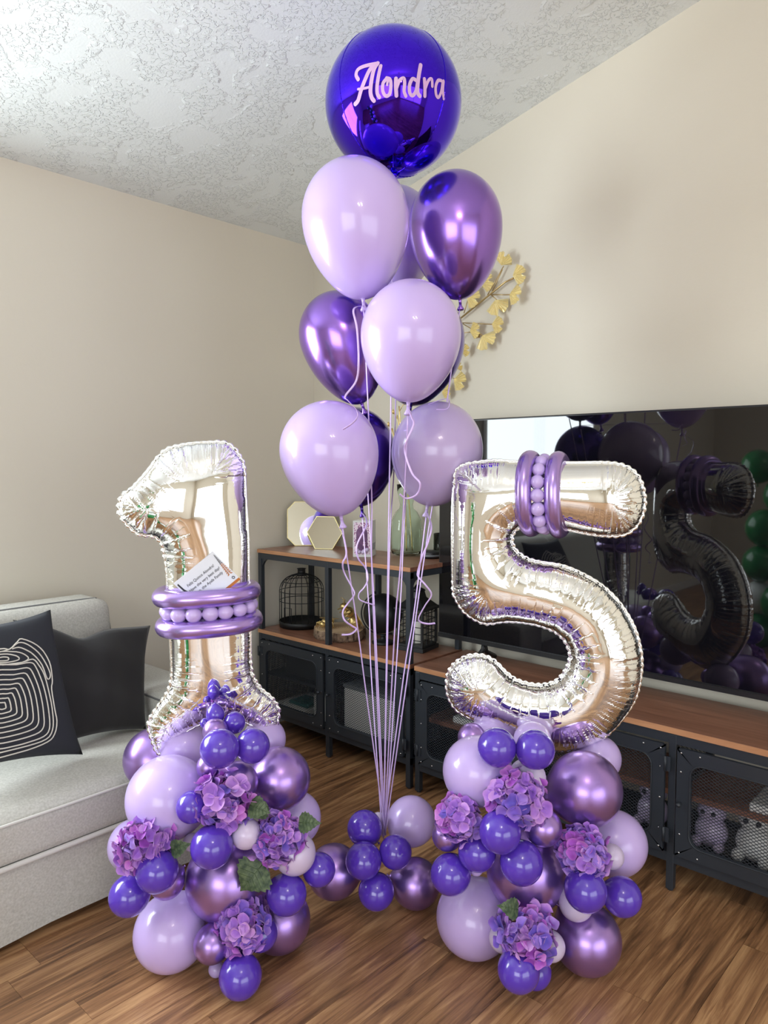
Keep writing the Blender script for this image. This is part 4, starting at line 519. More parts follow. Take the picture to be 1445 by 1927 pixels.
# ---------------------------------------------------------------- things stored behind the mesh doors
def sbox(name, x0, x1, y0, y1, z0, z1, m, label, cat, lid=None, group=None):
    o = empty(name, ((x0+x1)/2, (y0+y1)/2, z0), label=label, cat=cat, group=group); cx, cy = (x0+x1)/2, (y0+y1)/2
    MB().box(x0-cx, x1-cx, y0-cy, y1-cy, 0, z1-z0).build('body', m, o, bevel=.006)
    if lid: MB().box(x0-cx-.004, x1-cx+.004, y0-cy-.004, y1-cy+.004, z1-z0, z1-z0+.018).build('lid', lid, o, bevel=.004)
    return o
sbox('storage_box', 2.345, 2.60, 2.03, 2.40, .131, .35, M['white'], 'large white storage box with grey lid behind the right mesh door of the shelving unit', 'box', M['greybox'])
sbox('storage_box', 2.42, 2.60, 2.10, 2.34, .3685, .45, M['darkbox'], 'dark box lying on the lidded white box behind the mesh door', 'box')
sbox('printer', 2.40, 2.62, 2.58, 2.88, .312, .43, M['darkbox'], 'dark device with slots on the inner shelf behind the left mesh door', 'device', M['greybox'])
sbox('paper_box', 2.39, 2.58, 2.53, 2.66, .131, .25, M['white'], 'white box behind the left mesh door of the shelving unit, lower right', 'box')
sbox('storage_tray', 2.37, 2.60, 2.70, 2.93, .131, .16, M['white'], 'flat white tray at the bottom behind the left mesh door', 'tray')
sbox('notebook', 2.40, 2.52, 2.72, 2.86, .160, .178, M['teal'], 'teal notebook lying on the white tray behind the left mesh door', 'book')
sbox('paper_stack', 2.38, 2.60, 1.52, 1.80, .318, .345, M['white'], 'white papers on the inner shelf behind the console left mesh door', 'paper')
sbox('game_console', 2.37, 2.62, .42, .66, .318, .345, M['white'], 'flat white device on the inner shelf behind the right mesh door of the console', 'device')
def plush(loc, m, s, label, ears=True):
    o = empty('plush_toy', loc, label=label, cat='toy')
    MB().ball((0, 0, .075*s), .075*s, 20, (.85, 1, 1)).ball((0, 0, .17*s), .06*s, 20, (.9, 1.1, .9)).build('body', m, o)
    for sy in (-1, 1):
        MB().ball((-.01, sy*.042*s, .225*s), .02*s, 12).build('ear', m, o)
        MB().ball((-.052*s, sy*.024*s, .178*s), .011*s, 10).build('eye', M['ink'], o)
        MB().ball((-.05*s, sy*.05*s, .03*s), .032*s, 12, (1.2, .8, .8)).build('foot', m, o)
    return o
plush((2.47, .665, .118), M['white'], .78, 'white plush toy with black eyes behind the right mesh door of the console')
plush((2.47, .80, .118), M['pearl'], .70, 'dusty pink plush toy left of the white one behind the console door')
plush((2.48, 1.0, .118), M['pearl'], .72, 'pale plush toy behind the console middle mesh door, near its hinges')
# ---------------------------------------------------------------- second balloon column beside the viewer: only its reflection is seen
GBM = {}
def gball(m, loc, r):
    if m not in GBM: GBM[m] = MB().ball((0, 0, 0), 1, 32).lathe([(.03, -1.0), (.05, -1.12), (.08, -1.18)], 12).mesh('latex_balloon', M[m])
    o = bpy.data.objects.new('latex_balloon', GBM[m]); link(o); o.location = loc; o.scale = (r, r, r*1.06)
    tier = ['floor tier', 'second tier', 'third tier', 'fourth tier', 'fifth tier', 'very top'][min(5, int(z/.25))]
    side = 'sofa side' if loc[1] > 1.56 else ('right side' if loc[0] > -.80 else ('left side' if loc[0] < -.9 else 'viewer side'))
    tag(o, '%s balloon, %s, %s, of the column seen only as a reflection' % ('green' if m == 'greenlatex' else 'white', tier, side), 'balloon', 'balloons beside the viewer seen as reflections')
for k, (m, dx, dy, z, r) in enumerate((('greenlatex', 0, .12, .14, .13), ('whitelatex', .13, -.12, .13, .12), ('greenlatex', -.13, -.1, .14, .13), ('whitelatex', -.02, .13, .38, .12), ('greenlatex', .13, -.05, .38, .13), ('whitelatex', -.12, -.10, .40, .12),
        ('greenlatex', .0, .12, .64, .13), ('whitelatex', .1, -.11, .63, .12), ('greenlatex', -.14, -.08, .66, .12), ('greenlatex', .02, .1, .91, .13), ('whitelatex', .0, -.13, .90, .12), ('greenlatex', .03, -.02, 1.15, .13), ('greenlatex', .0, .16, 1.36, .12), ('whitelatex', .02, -.12, 1.40, .12))):
    gball(m, (-.85+dx, 1.50+dy, z), r)
# ---------------------------------------------------------------- television
tv = empty('television', (2.545, 1.163, .54), label='large black flat-screen television on the console reflecting the balloons', cat='television')
TY0, TY1, TZ0, TZ1 = .325-1.16, 1.995-1.16, .08, 1.025
MB().box(-.008, .022, TY0, TY1, TZ0, TZ1).build('housing', M['tvframe'], tv, bevel=.004)
MB().box(.022, .05, TY0+.25, TY1-.25, TZ0+.05, TZ0+.5).build('rear_bulge', M['tvframe'], tv, bevel=.01)
MB().box(-.0105, -.0081, TY0+.007, TY1-.007, TZ0+.022, TZ1-.007).build('screen', M['tv'], tv)
MB().box(-.013, -.008, TY0, TY1, TZ0, TZ0+.018).build('lower_bezel', M['tvframe'], tv)
for sy in (-1, 1):
    yy = sy*.60
    b = MB().tube([(-.17, yy-.02*sy, .009), (-.06, yy, .02), (0, yy, .06), (.005, yy, .10)], .011, 10)
    b.tube([(.005, yy, .09), (.02, yy, .045), (.10, yy+.01*sy, .009)], .010, 10).build('foot', M['tvframe'], tv)
b = MB().tube(catmull([(2.70, .60, .53), (2.69, .64, .60), (2.66, .68, .66)], 5), .003, 6)
tag(b.build('power_cable', M['blackmetal'], None), 'thin black cable hanging behind the television near its right end', 'cable')
b = MB().tube([(2.70, 2.16, .965), (2.71, 2.10, .86), (2.715, 2.03, .66)], .0022, 6)
tag(b.build('wall_cable', M['blackmetal'], None), 'thin black cable running down the wall left of the television', 'cable')
# ---------------------------------------------------------------- sofa
sf = empty('sofa', (0, 0, 0), label='light grey fabric sofa with piped seams against the left-hand wall', cat='sofa')
SX0, SX1 = -.75, 1.67
def soft(b, name, parent, m, bev=.03, seg=4, lvl=0):
    o = b.build(name, m, parent); md_ = o.modifiers.new('bevel', 'BEVEL'); md_.width = bev; md_.segments = seg
    for p in o.data.polygons: p.use_smooth = True
    return o
soft(MB().box(SX0, 1.42, 2.135, 3.02, .035, .245), 'base', sf, M['sofa'], .012)
# skirt with a slight billow
def panel(x0, x1, y, z0, z1, bulge, n=24):
    b = MB(); v = []; f = []
    for i in range(n+1):
        for j in range(7):
            u, t = i/n, j/6; v.append((x0+(x1-x0)*u, y-bulge*math.sin(math.pi*min(1, t*1.1))*(.7+.3*math.sin(u*23))-.004*math.sin(u*40)*(1-t), z0+(z1-z0)*t+(.006*math.sin(u*17) if j == 0 else 0)))
    for i in range(n):
        for j in range(6): a = i*7+j; f.append((a, a+7, a+8, a+1))
    return b.add(v, f, True)
panel(SX0, 1.42, 2.132, .03, .246, .008).build('skirt', M['sofa'], sf)
def cushion(x0, x1, y0, y1, z0, z1, crown, n=28, round_=.035, lean=0):
    """box cushion with crowned top and rounded rim"""
    b = MB(); v = []; f = []
    hx, hy, hz = (x1-x0)/2, (y1-y0)/2, (z1-z0)/2
    bm = bmesh.new(); bmesh.ops.create_cube(bm, size=2); bmesh.ops.subdivide_edges(bm, edges=bm.edges, cuts=n, use_grid_fill=True)
    for q in bm.verts:
        x, y, z = q.co
        px, py, pz = x*hx, y*hy, z*hz
        # rounded box
        r = round_; cx = max(-hx+r, min(hx-r, px)); cy = max(-hy+r, min(hy-r, py)); cz_ = max(-hz+r, min(hz-r, pz))
        d = Vector((px-cx, py-cy, pz-cz_))
        if d.length > 1e-6: d = d.normalized()*r
        s = (1-x**4)*(1-y**4)
        q.co = Vector((cx+d.x, cy+d.y+lean*(pz/hz), cz_+d.z+crown*s*(1 if z > 0 else -.0)*max(0, z)))
    bm.verts.index_update()
    v = [tuple(q.co+Vector(((x0+x1)/2, (y0+y1)/2, (z0+z1)/2))) for q in bm.verts]; f = [tuple(q.index for q in p.verts) for p in bm.faces]; bm.free()
    return b.add(v, f, True)
cushion(SX0+.2, 1.415, 2.118, 2.80, .247, .385, .04).build('seat_cushion', M['sofa'], sf)
for z, yy, r_, m in ((.376, 2.116, .0045, 'piping'), (.250, 2.122, .0085, 'piping')):
    MB().tube([(SX0+.2+k*.2, yy+.0015*math.sin(k*2.1), z+.0015*math.sin(k*1.7)) for k in range(0, 10)]+[(1.40, yy+.005, z)], r_, 8).build('piping', M[m], sf)
soft(MB().box(SX0, 1.41, 2.90, 3.025, .245, .52), 'back_frame', sf, M['sofa'], .03)
bc = cushion(.28, 1.40, 2.70, 2.90, .385, .855, .0, 20, .05, .035).build('back_cushion', M['sofa'], sf)
pts = []
for x, z in [(.33, .845), (.8, .852), (1.3, .852), (1.355, .84), (1.388, .80), (1.40, .70), (1.405, .55), (1.40, .42)]: pts.append((x, 2.742+.035*(z-.62)/.235, z))
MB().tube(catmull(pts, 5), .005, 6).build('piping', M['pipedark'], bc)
bc2 = cushion(-.72, .27, 2.70, 2.90, .385, .855, .0, 16, .05, .035).build('back_cushion', M['sofa'], sf)
cushion(1.42, SX1, 2.12, 3.02, .035, .50, .012, 16, .03).build('armrest', M['sofa'], sf)
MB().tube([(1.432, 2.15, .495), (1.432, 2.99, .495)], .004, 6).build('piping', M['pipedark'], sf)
# ---------------------------------------------------------------- cushions on the sofa
def pillow(corners, T, n=26, pinch=.05, wr=0.0, seed=1, chop=0):
    q = [Vector(c) for c in corners]; nn = (q[1]-q[0]).cross(q[3]-q[0]).normalized()
    if nn.dot(CAM-q[0]) < 0: nn = -nn
    def surf(u, v, side=1, lift=0):
        uu, vv = 2*u-1, 2*v-1
        pu = 1-pinch*(1-vv*vv); pv = 1-pinch*(1-uu*uu)
        u2, v2 = .5+uu*pu/2, .5+vv*pv/2
        v2 -= chop*math.exp(-((u-.42)/.16)**2)*max(0, v)**3
        p = q[0]*(1-u2)*(1-v2)+q[1]*u2*(1-v2)+q[2]*u2*v2+q[3]*(1-u2)*v2
        h = T*((1-uu**2)*(1-vv**2))**.42 if abs(uu) < 1 and abs(vv) < 1 else 0
        h += wr*math.sin(9*u+5*v+seed)*math.sin(7*v-4*u+seed)*(1-uu**2)*(1-vv**2)
        return p+nn*(h*side+lift)
    b = MB(); v = []; f = []
    for side in (1, -1):
        base = len(v)
        for i in range(n+1):
            for j in range(n+1): v.append(surf(i/n, j/n, side))
        for i in range(n):
            for j in range(n):
                a = base+i*(n+1)+j; fc = (a, a+n+1, a+n+2, a+1); f.append(fc if side > 0 else fc[::-1])
    b.add(v, f, True)
    bm = b.mesh('cushion_cover'); g = bmesh.new(); g.from_mesh(bm); bmesh.ops.remove_doubles(g, verts=g.verts, dist=1e-5); bmesh.ops.recalc_face_normals(g, faces=g.faces); g.to_mesh(bm); g.free()
    return bm, surf
me, _ = pillow(PILLOW_B, .06, wr=.014, pinch=.09, seed=2, chop=.10); me.materials.append(M['blackcloth'])
o = bpy.data.objects.new('throw_pillow', me); link(o); tag(o, 'plain black velvet cushion leaning against the sofa back', 'cushion', 'cushions on the sofa')
pw = empty('throw_pillow', (0, 0, 0), label='charcoal cushion with looping white cord pattern, at the left edge', cat='cushion', group='cushions on the sofa')
me, sf_ = pillow(PILLOW_W, .06, wr=.004, pinch=.08); me.materials.append(M['navycloth'])
o = bpy.data.objects.new('cover', me); link(o, pw)
def unpinch(u, v, k=.08):
    uu, vv = 2*u-1, 2*v-1; a, c = uu, vv
    for _i in range(6): a = uu/(1-k*(1-c*c)); c = vv/(1-k*(1-a*a))
    return .5+a/2, .5+c/2
for closed, pts in CORDS:
    P = [sf_(*unpinch(u, v), 1, .0015) for u, v in pts if .015 < u < .985 and .015 < v < .985]
    if len(P) > 3: MB().tube(P, .0021, 5, bool(closed)).build('cord_line', M['cord'], pw, fix=False)
# ---------------------------------------------------------------- balloons
def lathe_mesh(name, prof, m, n=36):
    return MB().lathe(prof, n).mesh(name, m)
NP = 22
def round_profile(tail=.16):
    pr = []
    for i in range(NP+1):
        a = math.pi*i/NP; z = math.cos(a); r = math.sin(a)
        if a > 2.2: z -= tail*((a-2.2)/(math.pi-2.2))**2
        pr.append((max(r, 1e-4 if i == 0 else .03), z))
    pr += [(.05, -1-tail-.05), (.075, -1-tail-.09)]
    return pr[::-1]
BM = {k: lathe_mesh('latex_balloon', round_profile(), M[m]) for k, m in (('lilac', 'lilac'), ('pearl', 'pearl'), ('violet', 'violet'), ('chrome', 'chrome'))}
GR = {'L': 'balloons piled into the left stack', 'R': 'balloons piled into the right stack', 'M': 'balloons of the low middle cluster'}
first = {}
for key, data in (('L', BALLS_L), ('R', BALLS_R), ('M', BALLS_M)):
    for kind, x, y, z, r, lab in data:
        if kind in first: o = first[kind].copy()
        else: o = first[kind] = bpy.data.objects.new('latex_balloon', BM[kind])
        link(o); o.location = (x, y, z); tag(o, lab, 'balloon', GR[key])
        t = Vector(CENTRES[key])-Vector((x, y, z)); t.z *= .5
        if 'pear-shaped' in lab and 'very top' in lab: t = Vector((0, 0, 1)); o.scale = (r, r, r*1.12)
        else: o.scale = (r, r, r)
        o.rotation_euler = (-t).to_track_quat('Z', 'Y').to_euler()
BM['violet'].materials[0] = M['violet']
# inner balloons that fill the heart of each stack, seen only as dark gaps
# ---------------------------------------------------------------- floating bunch
tie = Vector(TIE)
def helium_profile(R_, top, L):
    pr = []
    for i in range(NP+1):
        a = math.pi/2*i/NP; pr.append((R_*math.sin(a) if i else 1e-5, R_*top*math.cos(a)))
    for i in range(1, NP+1):
        s = i/NP; z = -(L-.012)*math.sin(math.pi/2*s); r = R_*math.cos(math.pi/2*s)**.92*(1-.20*math.sin(math.pi/2*s)**2)
        pr.append((max(r, .006), z))
    pr += [(.0045, -L+.004), (.005, -L)]
    return pr[::-1]
TOPS = [1, 1.1, 1.14, 1.1, 1.08, 1.1, 1.0, 1.1, 1.1, 1.1]
for i, (kind, c, nk, R_, lab) in enumerate(HELIUM):
    c = Vector(c); nk = Vector(nk); ax = c-nk; L = ax.length
    root = empty('helium_balloon' if kind != 'orb' else 'foil_balloon', nk, label=lab, cat='balloon', group='floating balloon bunch')
    Mx = frame(c-nk, ax)
    if kind == 'orb':
        pr = [(max(R_*math.sin(math.pi*k/40), 1e-5), -R_*math.cos(math.pi*k/40)) for k in range(41)]
        MB().lathe(pr, 64, Mx).build('balloon_body', M['orb'], root)
        # four panel seams with small crimps
        viewaz = math.atan2(CAM.y-c.y, CAM.x-c.x)
        for da in (-48, 46, 138, 226):
            az = viewaz+R(da); P = []; rr = []
            for k in range(3, 118):
                a = math.pi*k/120; q = R_*(1.0005+.0008*math.sin(k*2.7)*(k > 60)); P.append(Vector((q*math.sin(a)*math.cos(az), q*math.sin(a)*math.sin(az), q*math.cos(a)))+c-nk); rr.append(.0011+.0007*(k % 3 == 0)*(k > 60))
            MB().tube(P, rr, 6).build('panel_seam', M['orb'], root)
        MB().lathe([(.004, -.03), (.011, -.022), (.008, -.008), (.022, .006)], 12, Matrix.Translation((0, 0, 0))).build('neck', M['orb'], root)
        # script lettering that follows the sphere
        groups = {}
        for ch, w_, pts in LETTERS: groups.setdefault(ch if ch not in groups or True else ch, []).append((w_, pts))
        for gi, (ch, strokes) in enumerate(groups.items()):
            b = MB()
            for si, (w_, pts) in enumerate(strokes):
                w2 = w_; P = [Vector(p).normalized() for p in pts]; lift = R_*(1.004+.0012*si)
                # dense resample
                Q = []
                for a_, b_ in zip(P[:-1], P[1:]):
                    for t in range(3): Q.append(a_.lerp(b_, t/3).normalized())
                Q.append(P[-1]); vv = []; ff = []
                def ringpt(p, d_): return c-nk+(p+d_/R_).normalized()*lift
                T0 = (Q[1]-Q[0]).normalized(); T1 = (Q[-1]-Q[-2]).normalized()
                S0 = Q[0].cross(T0).normalized(); S1 = Q[-1].cross(T1).normalized()
                rows = []
                for k in range(5):
                    a = R(90*(1-k/5)); rows.append((Q[0], -T0*w2*math.sin(a), S0*w2*math.cos(a)))
                for k, p in enumerate(Q):
                    t = (Q[min(k+1, len(Q)-1)]-Q[max(k-1, 0)]).normalized(); rows.append((p, Vector(), p.cross(t).normalized()*w2))
                for k in range(1, 6):
                    a = R(90*k/5); rows.append((Q[-1], T1*w2*math.sin(a), S1*w2*math.cos(a)))
                for p, f_, s_ in rows: vv += [ringpt(p, f_-s_), ringpt(p, f_), ringpt(p, f_+s_)]
                for k in range(len(rows)-1):
                    for j in (0, 1): a = k*3+j; ff.append((a, a+1, a+4, a+3))
                b.add(vv, ff, True)
            b.build('script_letter', M['vinyl'], root, fix=False)
    else:
        m = {'lilac': 'lilac', 'chrome': 'chromeh', 'violetchrome': 'violetchrome', 'haze': 'haze'}[kind]
        MB().lathe(helium_profile(R_, TOPS[i], L), 48, Mx).build('balloon_body', M[m], root)
        MB().lathe([(.010, -.024), (.0115, -.020), (.005, -.008), (.0045, .004)], 12, frame((0, 0, 0), ax)).build('knot', M[m], root)
    tj = tie+Vector((rng.uniform(-.006, .006), rng.uniform(-.006, .006), rng.uniform(-.03, .0)))-nk
    st = Vector((0, 0, -.006)); mid = (st+tj)/2+Vector((rng.uniform(-.004, .004), rng.uniform(-.004, .004), 0))
    MB().tube(catmull([st, st.lerp(tj, .33)+Vector((.002, -.002, 0)), mid, tj], 6), .0026, 6, flat=.45).build('ribbon', M['ribbon'], root)
    if i in TAILS:
        P = [Vector(p)-nk for p in TAILS[i]]; P = [Vector((0, 0, -.008))]+P[1:]
        # alternate the depth of the curl so that it spirals
        P = [p+fw*(.012*math.sin(k*1.9)) if k else p for k, p in enumerate(P)]
        MB().tube(catmull(P, 7), .0030, 6, flat=.28).build('curled_ribbon_tail', M['ribbon'], root)
# ---------------------------------------------------------------- inflated foil numbers
def inflate(D, k, h=.004, lab='', name='', scal=.0022, smooth_in=4):
    P = np.array(catmull(D['pts'], smooth_in, True)); 
    # resample evenly
    Q = np.vstack([P, P[:1]]); seg = np.linalg.norm(np.diff(Q, axis=0), axis=1); cs = np.concatenate([[0], np.cumsum(seg)]); Ltot = cs[-1]; n = int(Ltot/.003)
    s = np.linspace(0, Ltot, n, endpoint=False); P = np.stack([np.interp(s, cs, Q[:, j]) for j in (0, 1)], 1)
    T = np.roll(P, -1, 0)-np.roll(P, 1, 0); T /= np.linalg.norm(T, axis=1)[:, None]; Nn = np.stack([T[:, 1], -T[:, 0]], 1)
    area2 = np.sum(P[:, 0]*np.roll(P[:, 1], -1)-P[:, 1]*np.roll(P[:, 0], -1))
    if area2 < 0: Nn = -Nn
    # curvature (convex > 0) drives the puckers
    K = np.sum((np.roll(Nn, -4, 0)-np.roll(Nn, 4, 0))*T, axis=1)/.024
    if area2 < 0: K = -K
    K = np.convolve(np.concatenate([K[-8:], K, K[:8]]), np.ones(17)/17, 'valid')
    puck0 = np.clip(np.abs(K)/12, 0, 1); kw = np.hanning(31); kw /= kw.sum(); puck = np.clip(1.6*np.convolve(np.concatenate([puck0[-15:], puck0, puck0[:15]]), kw, 'valid'), 0, 1)
    ph = 2*math.pi*s/.019
    P = P+Nn*(scal*puck*(np.abs(np.sin(ph/2))-.5))[:, None]
    x0, y0 = P.min(0)-2*h; nx = int((P[:, 0].max()-x0)/h)+3; ny = int((P[:, 1].max()-y0)/h)+3
    X, Y = np.meshgrid(x0+h*np.arange(nx), y0+h*np.arange(ny), indexing='ij'); G = np.stack([X.ravel(), Y.ravel()], 1)
    ins = np.zeros(len(G), bool); A = P; B = np.roll(P, -1, 0)
    for a, c in zip(A, B):
        cond = (a[1] > G[:, 1]) != (c[1] > G[:, 1])
        if cond.any():
            xi = a[0]+(G[:, 1]-a[1])*(c[0]-a[0])/(c[1]-a[1]+1e-12); ins ^= cond & (G[:, 0] < xi)
    idx = np.zeros(len(G), int); dist = np.zeros(len(G))
    for st in range(0, len(G), 2000):
        d2 = ((G[st:st+2000, None]-P[None])**2).sum(2); idx[st:st+2000] = d2.argmin(1); dist[st:st+2000] = np.sqrt(d2.min(1))
    ins2 = ins.reshape(nx, ny) & (dist.reshape(nx, ny) > .35*h)
    phi = np.zeros((nx, ny))
    for _ in range(2600):
        q = (phi[:-2, 1:-1]+phi[2:, 1:-1]+phi[1:-1, :-2]+phi[1:-1, 2:]+h*h)/4
        phi[1:-1, 1:-1] = np.where(ins2[1:-1, 1:-1], phi[1:-1, 1:-1]+1.9*0+ (q-phi[1:-1, 1:-1]), 0)
    H = k*np.sqrt(2*np.maximum(phi, 0))
    dd = dist.reshape(nx, ny); pk = puck[idx].reshape(nx, ny); ss = s[idx].reshape(nx, ny)
    # pillowy puckers that fan in from curved seams
    H *= 1-.10*pk*np.exp(-dd/.022)*np.abs(np.cos(math.pi*ss/.019))
    H -= .0035*pk*np.exp(-((dd-.03)/.03)**2)*(np.abs(np.cos(math.pi*ss/.038)))**6*(H > .01)
    H = np.maximum(H, 0); H[~ins2] = 0
    near = (~ins2) & (dist.reshape(nx, ny) < 1.05*h)
    keep = ins2 | near
    vid = -np.ones((nx, ny, 2), int); V = []; UV = []; PKV = []
    Gp = G.reshape(nx, ny, 2)
    for i, j in np.argwhere(keep):
        e = near[i, j]; p = P[idx.reshape(nx, ny)[i, j]] if e else Gp[i, j]
        vid[i, j, 0] = len(V); V.append((p[0], p[1], H[i, j])); UV.append((ss[i, j], 0 if e else dd[i, j]))
        PKV.append(pk[i, j])
        if e: vid[i, j, 1] = vid[i, j, 0]
        else: vid[i, j, 1] = len(V); V.append((p[0], p[1], -H[i, j])); UV.append((ss[i, j], dd[i, j])); PKV.append(pk[i, j])
    F = []
    for i, j in np.argwhere(keep[:-1, :-1] & keep[1:, :-1] & keep[:-1, 1:] & keep[1:, 1:]):
        if not (ins2[i, j] or ins2[i+1, j] or ins2[i, j+1] or ins2[i+1, j+1]): continue
        for sd in (0, 1):
            f = (vid[i, j, sd], vid[i+1, j, sd], vid[i+1, j+1, sd], vid[i, j+1, sd]); F.append(tuple(int(q) for q in (f if sd == 0 else f[::-1])))
    V = np.array(V)
    o_, n_ = Vector(D['o']), Vector(D['n']); rg = Vector((-n_.y, n_.x, 0))
    root = empty(name, o_, label=lab, cat='balloon', group='silver number balloons')
    W = [tuple(rg*float(a)+Vector((0, 0, float(b_)))+n_*float(c_)) for a, b_, c_ in V]
    me = bpy.data.meshes.new('foil_body'); me.from_pydata(W, [], F); me.update(); me.materials.append(M['foil'])
    uvl = me.uv_layers.new(name='UVMap'); li = np.zeros(len(me.loops), int); me.loops.foreach_get('vertex_index', li)
    U = np.array(UV)[li]; uvl.data.foreach_set('uv', U.astype(np.float32).ravel())
    me.polygons.foreach_set('use_smooth', [True]*len(F))
    at = me.attributes.new('pucker', 'FLOAT', 'POINT'); at.data.foreach_set('value', np.array(PKV, dtype=np.float32))
    ob = bpy.data.objects.new('foil_body', me); link(ob, root)
    # welded seam flange
    out = P+Nn*(.0052+.0024*puck*np.abs(np.sin(ph/2)))[:, None]; inn = P-Nn*.001
    vs = []; fs = []; m = len(P)
    for q, pts in enumerate((inn, out)):
        for a in range(m): 
            wv = .0006*puck[a]*math.sin(ph[a])*q
            vs.append(rg*float(pts[a, 0])+Vector((0, 0, float(pts[a, 1])))+n_*(.0005+wv))
    for a in range(m): c_ = (a+1) % m; fs.append((a, m+a, m+c_, c_))
    fl = MB().add(vs, fs, True).build('seam_flange', M['flange'], root, fix=False)
    sm = fl.modifiers.new('solidify', 'SOLIDIFY'); sm.thickness = .0012
    return root, n_, rg
one, n1, r1 = inflate(ONE, .66, lab='silver foil number one balloon standing on the left stack', name='number_balloon')
five, n5, r5 = inflate(FIVE, .80, lab='silver foil number five balloon standing on the right stack', name='number_balloon')
# ---------------------------------------------------------------- balloon rings and bead strands
def loop(o, ax, bx, a, b_, n=48, ez=None, wob=0):
    return [Vector(o)+ax*a*math.cos(2*math.pi*k/n)+bx*b_*math.sin(2*math.pi*k/n) for k in range(n)]
def sq(o, ax, bx, a, b_, n=56, e=.85):
    P = []
    for k in range(n):
        t = 2*math.pi*k/n; c, s_ = math.cos(t), math.sin(t)
        P.append(Vector(o)+ax*a*math.copysign(abs(c)**e, c)+bx*b_*math.copysign(abs(s_)**e, s_))
    return P
U = Vector((0, 0, 1))
o1 = Vector(ONE['o']); o5 = Vector(FIVE['o'])
tilt = (r1+U*.045).normalized()
for dz, du, a, lab in ((-.008, -.008, .128, 'upper purple chrome tube balloon ringed around the silver number one'), (-.092, -.002, .127, 'lower purple chrome tube balloon ringed around the silver number one')):
    b = MB().tube(sq(o1+U*dz+r1*du+n1*.006, tilt, n1, a, .096), .0245, 18, True)
    tag(b.build('tube_balloon', M['ringchrome']), lab, 'balloon', 'tube balloons around the number one')
def beads(center, ax, bx, a, b_, n, r, lab, grp):
    P = sq(center, ax, bx, a, b_, 400); cum = [0]
    for k in range(400): cum.append(cum[-1]+(P[(k+1) % 400]-P[k]).length)
    root = empty('bead_balloon_strand', center, label=lab, cat='balloon')
    for k in range(n):
        t = cum[-1]*k/n; i = max(j for j in range(400) if cum[j] <= t); p = P[i]; tg = (P[(i+1) % 400]-P[i-1]).normalized()
        if k == 0:
            me = MB().ball((0, 0, 0), r, 20, (1, 1, 1.06)).lathe([(r*.3, r*.95), (r*.18, r*1.08), (r*.3, r*1.15)], 10).mesh('bead', M['lilac'])
        o = bpy.data.objects.new('bead', me); link(o, root); o.location = p-Vector(center); o.rotation_euler = tg.to_track_quat('Z', 'Y').to_euler()
        q = 1+.06*math.sin(k*5.3); o.scale = (q, q, 1)
beads(o1+U*-.050+r1*-.003+n1*.006, tilt, n1, .118, .092, 16, .0212, 'strand of small round lilac balloons between the two rings on the number one', None)
yaw = Matrix.Rotation(R(-14), 3, 'Z'); n5b = yaw @ n5
leanv = (U+r5*-.03).normalized()
for du, dv, lab in ((-.036, .314, 'left purple chrome tube balloon ringed around the top bar of the number five'), (.044, .311, 'right purple chrome tube balloon ringed around the top bar of the number five')):
    b = MB().tube(sq(o5+U*dv+r5*du+n5*.0, leanv, n5b, .104, .088, e=.9), .023, 18, True)
    tag(b.build('tube_balloon', M['ringchrome']), lab, 'balloon', 'tube balloons around the number five')
beads(o5+U*.312+r5*.004, leanv, n5b, .100, .090, 16, .0192, 'strand of small round lilac balloons between the two rings on the number five', None)
# ---------------------------------------------------------------- greeting card
cd = [Vector(p) for p in CARD]; A_, B_, C_, D_ = cd; nC = (B_-A_).cross(D_-A_).normalized()
if nC.dot(CAM-A_) < 0: nC = -nC
card = empty('greeting_card', A_, label='white greeting card with handwriting tucked behind the upper ring of the number one', cat='card')
def cardpt(u, v, l=0): return (B_-A_)*u+(D_-A_)*v+nC*l
# note: u along the upper-left edge, v down the right-hand edge direction
def cpoly(pts, m, name, l=.0012, th=.0003):
    P = [cardpt(u, v, l) for u, v in pts]; Q = [cardpt(u, v, l-th) for u, v in pts]; n = len(P)
    return MB().add(P+Q, [tuple(range(n)), tuple(range(2*n-1, n-1, -1))]+[(i, (i+1) % n, n+(i+1) % n, n+i) for i in range(n)]).build(name, m, card)
cpoly([(0, 0), (1, 0), (1, 1), (0, 1)], M['cardpaper'], 'sheet', 0, .0016)
def text(parent, s, u0, v0, u1, hgt, m, name):
    cu = bpy.data.curves.new(name, 'FONT'); cu.body = s; cu.extrude = .0; cu.size = 1
    tmp = bpy.data.objects.new(name, cu); COL.objects.link(tmp); bpy.context.view_layer.update()
    dg = bpy.context.evaluated_depsgraph_get(); me = bpy.data.meshes.new_from_object(tmp.evaluated_get(dg)); bpy.data.objects.remove(tmp)
    xs = [v.co.x for v in me.vertices]; ys = [v.co.y for v in me.vertices]; w_ = max(xs)-min(xs)
    ex = (B_-A_).normalized(); ey = nC.cross(ex); L = (B_-A_).length*(u1-u0)
    org = cardpt(u0, v0, .0016)
    for v in me.vertices:
        x, y = (v.co.x-min(xs))/w_*L, v.co.y*hgt; v.co = org+ex*x+ey*y+ex*(y*.12)
    me.materials.append(m); o = bpy.data.objects.new(name, me); link(o, parent); return o
text(card, 'Feliz Quince Alondra!', .155, .31, .81, .0115, M['ink'], 'handwriting_line')
text(card, 'Have the very best day!', .115, .45, .86, .0115, M['ink'], 'handwriting_line')
text(card, 'Love, the Ayala Family', .14, .59, .84, .0115, M['ink'], 'handwriting_line')
cpoly([(.52, .93), (1, .93), (1, 1), (.52, 1)], M['copper'], 'stripe')
cpoly([(.03, .1), (.06, .08), (.07, .3), (.15, .62), (.1, .95), (.04, .5)], M['ink'], 'ink_blot')
fe = MB()
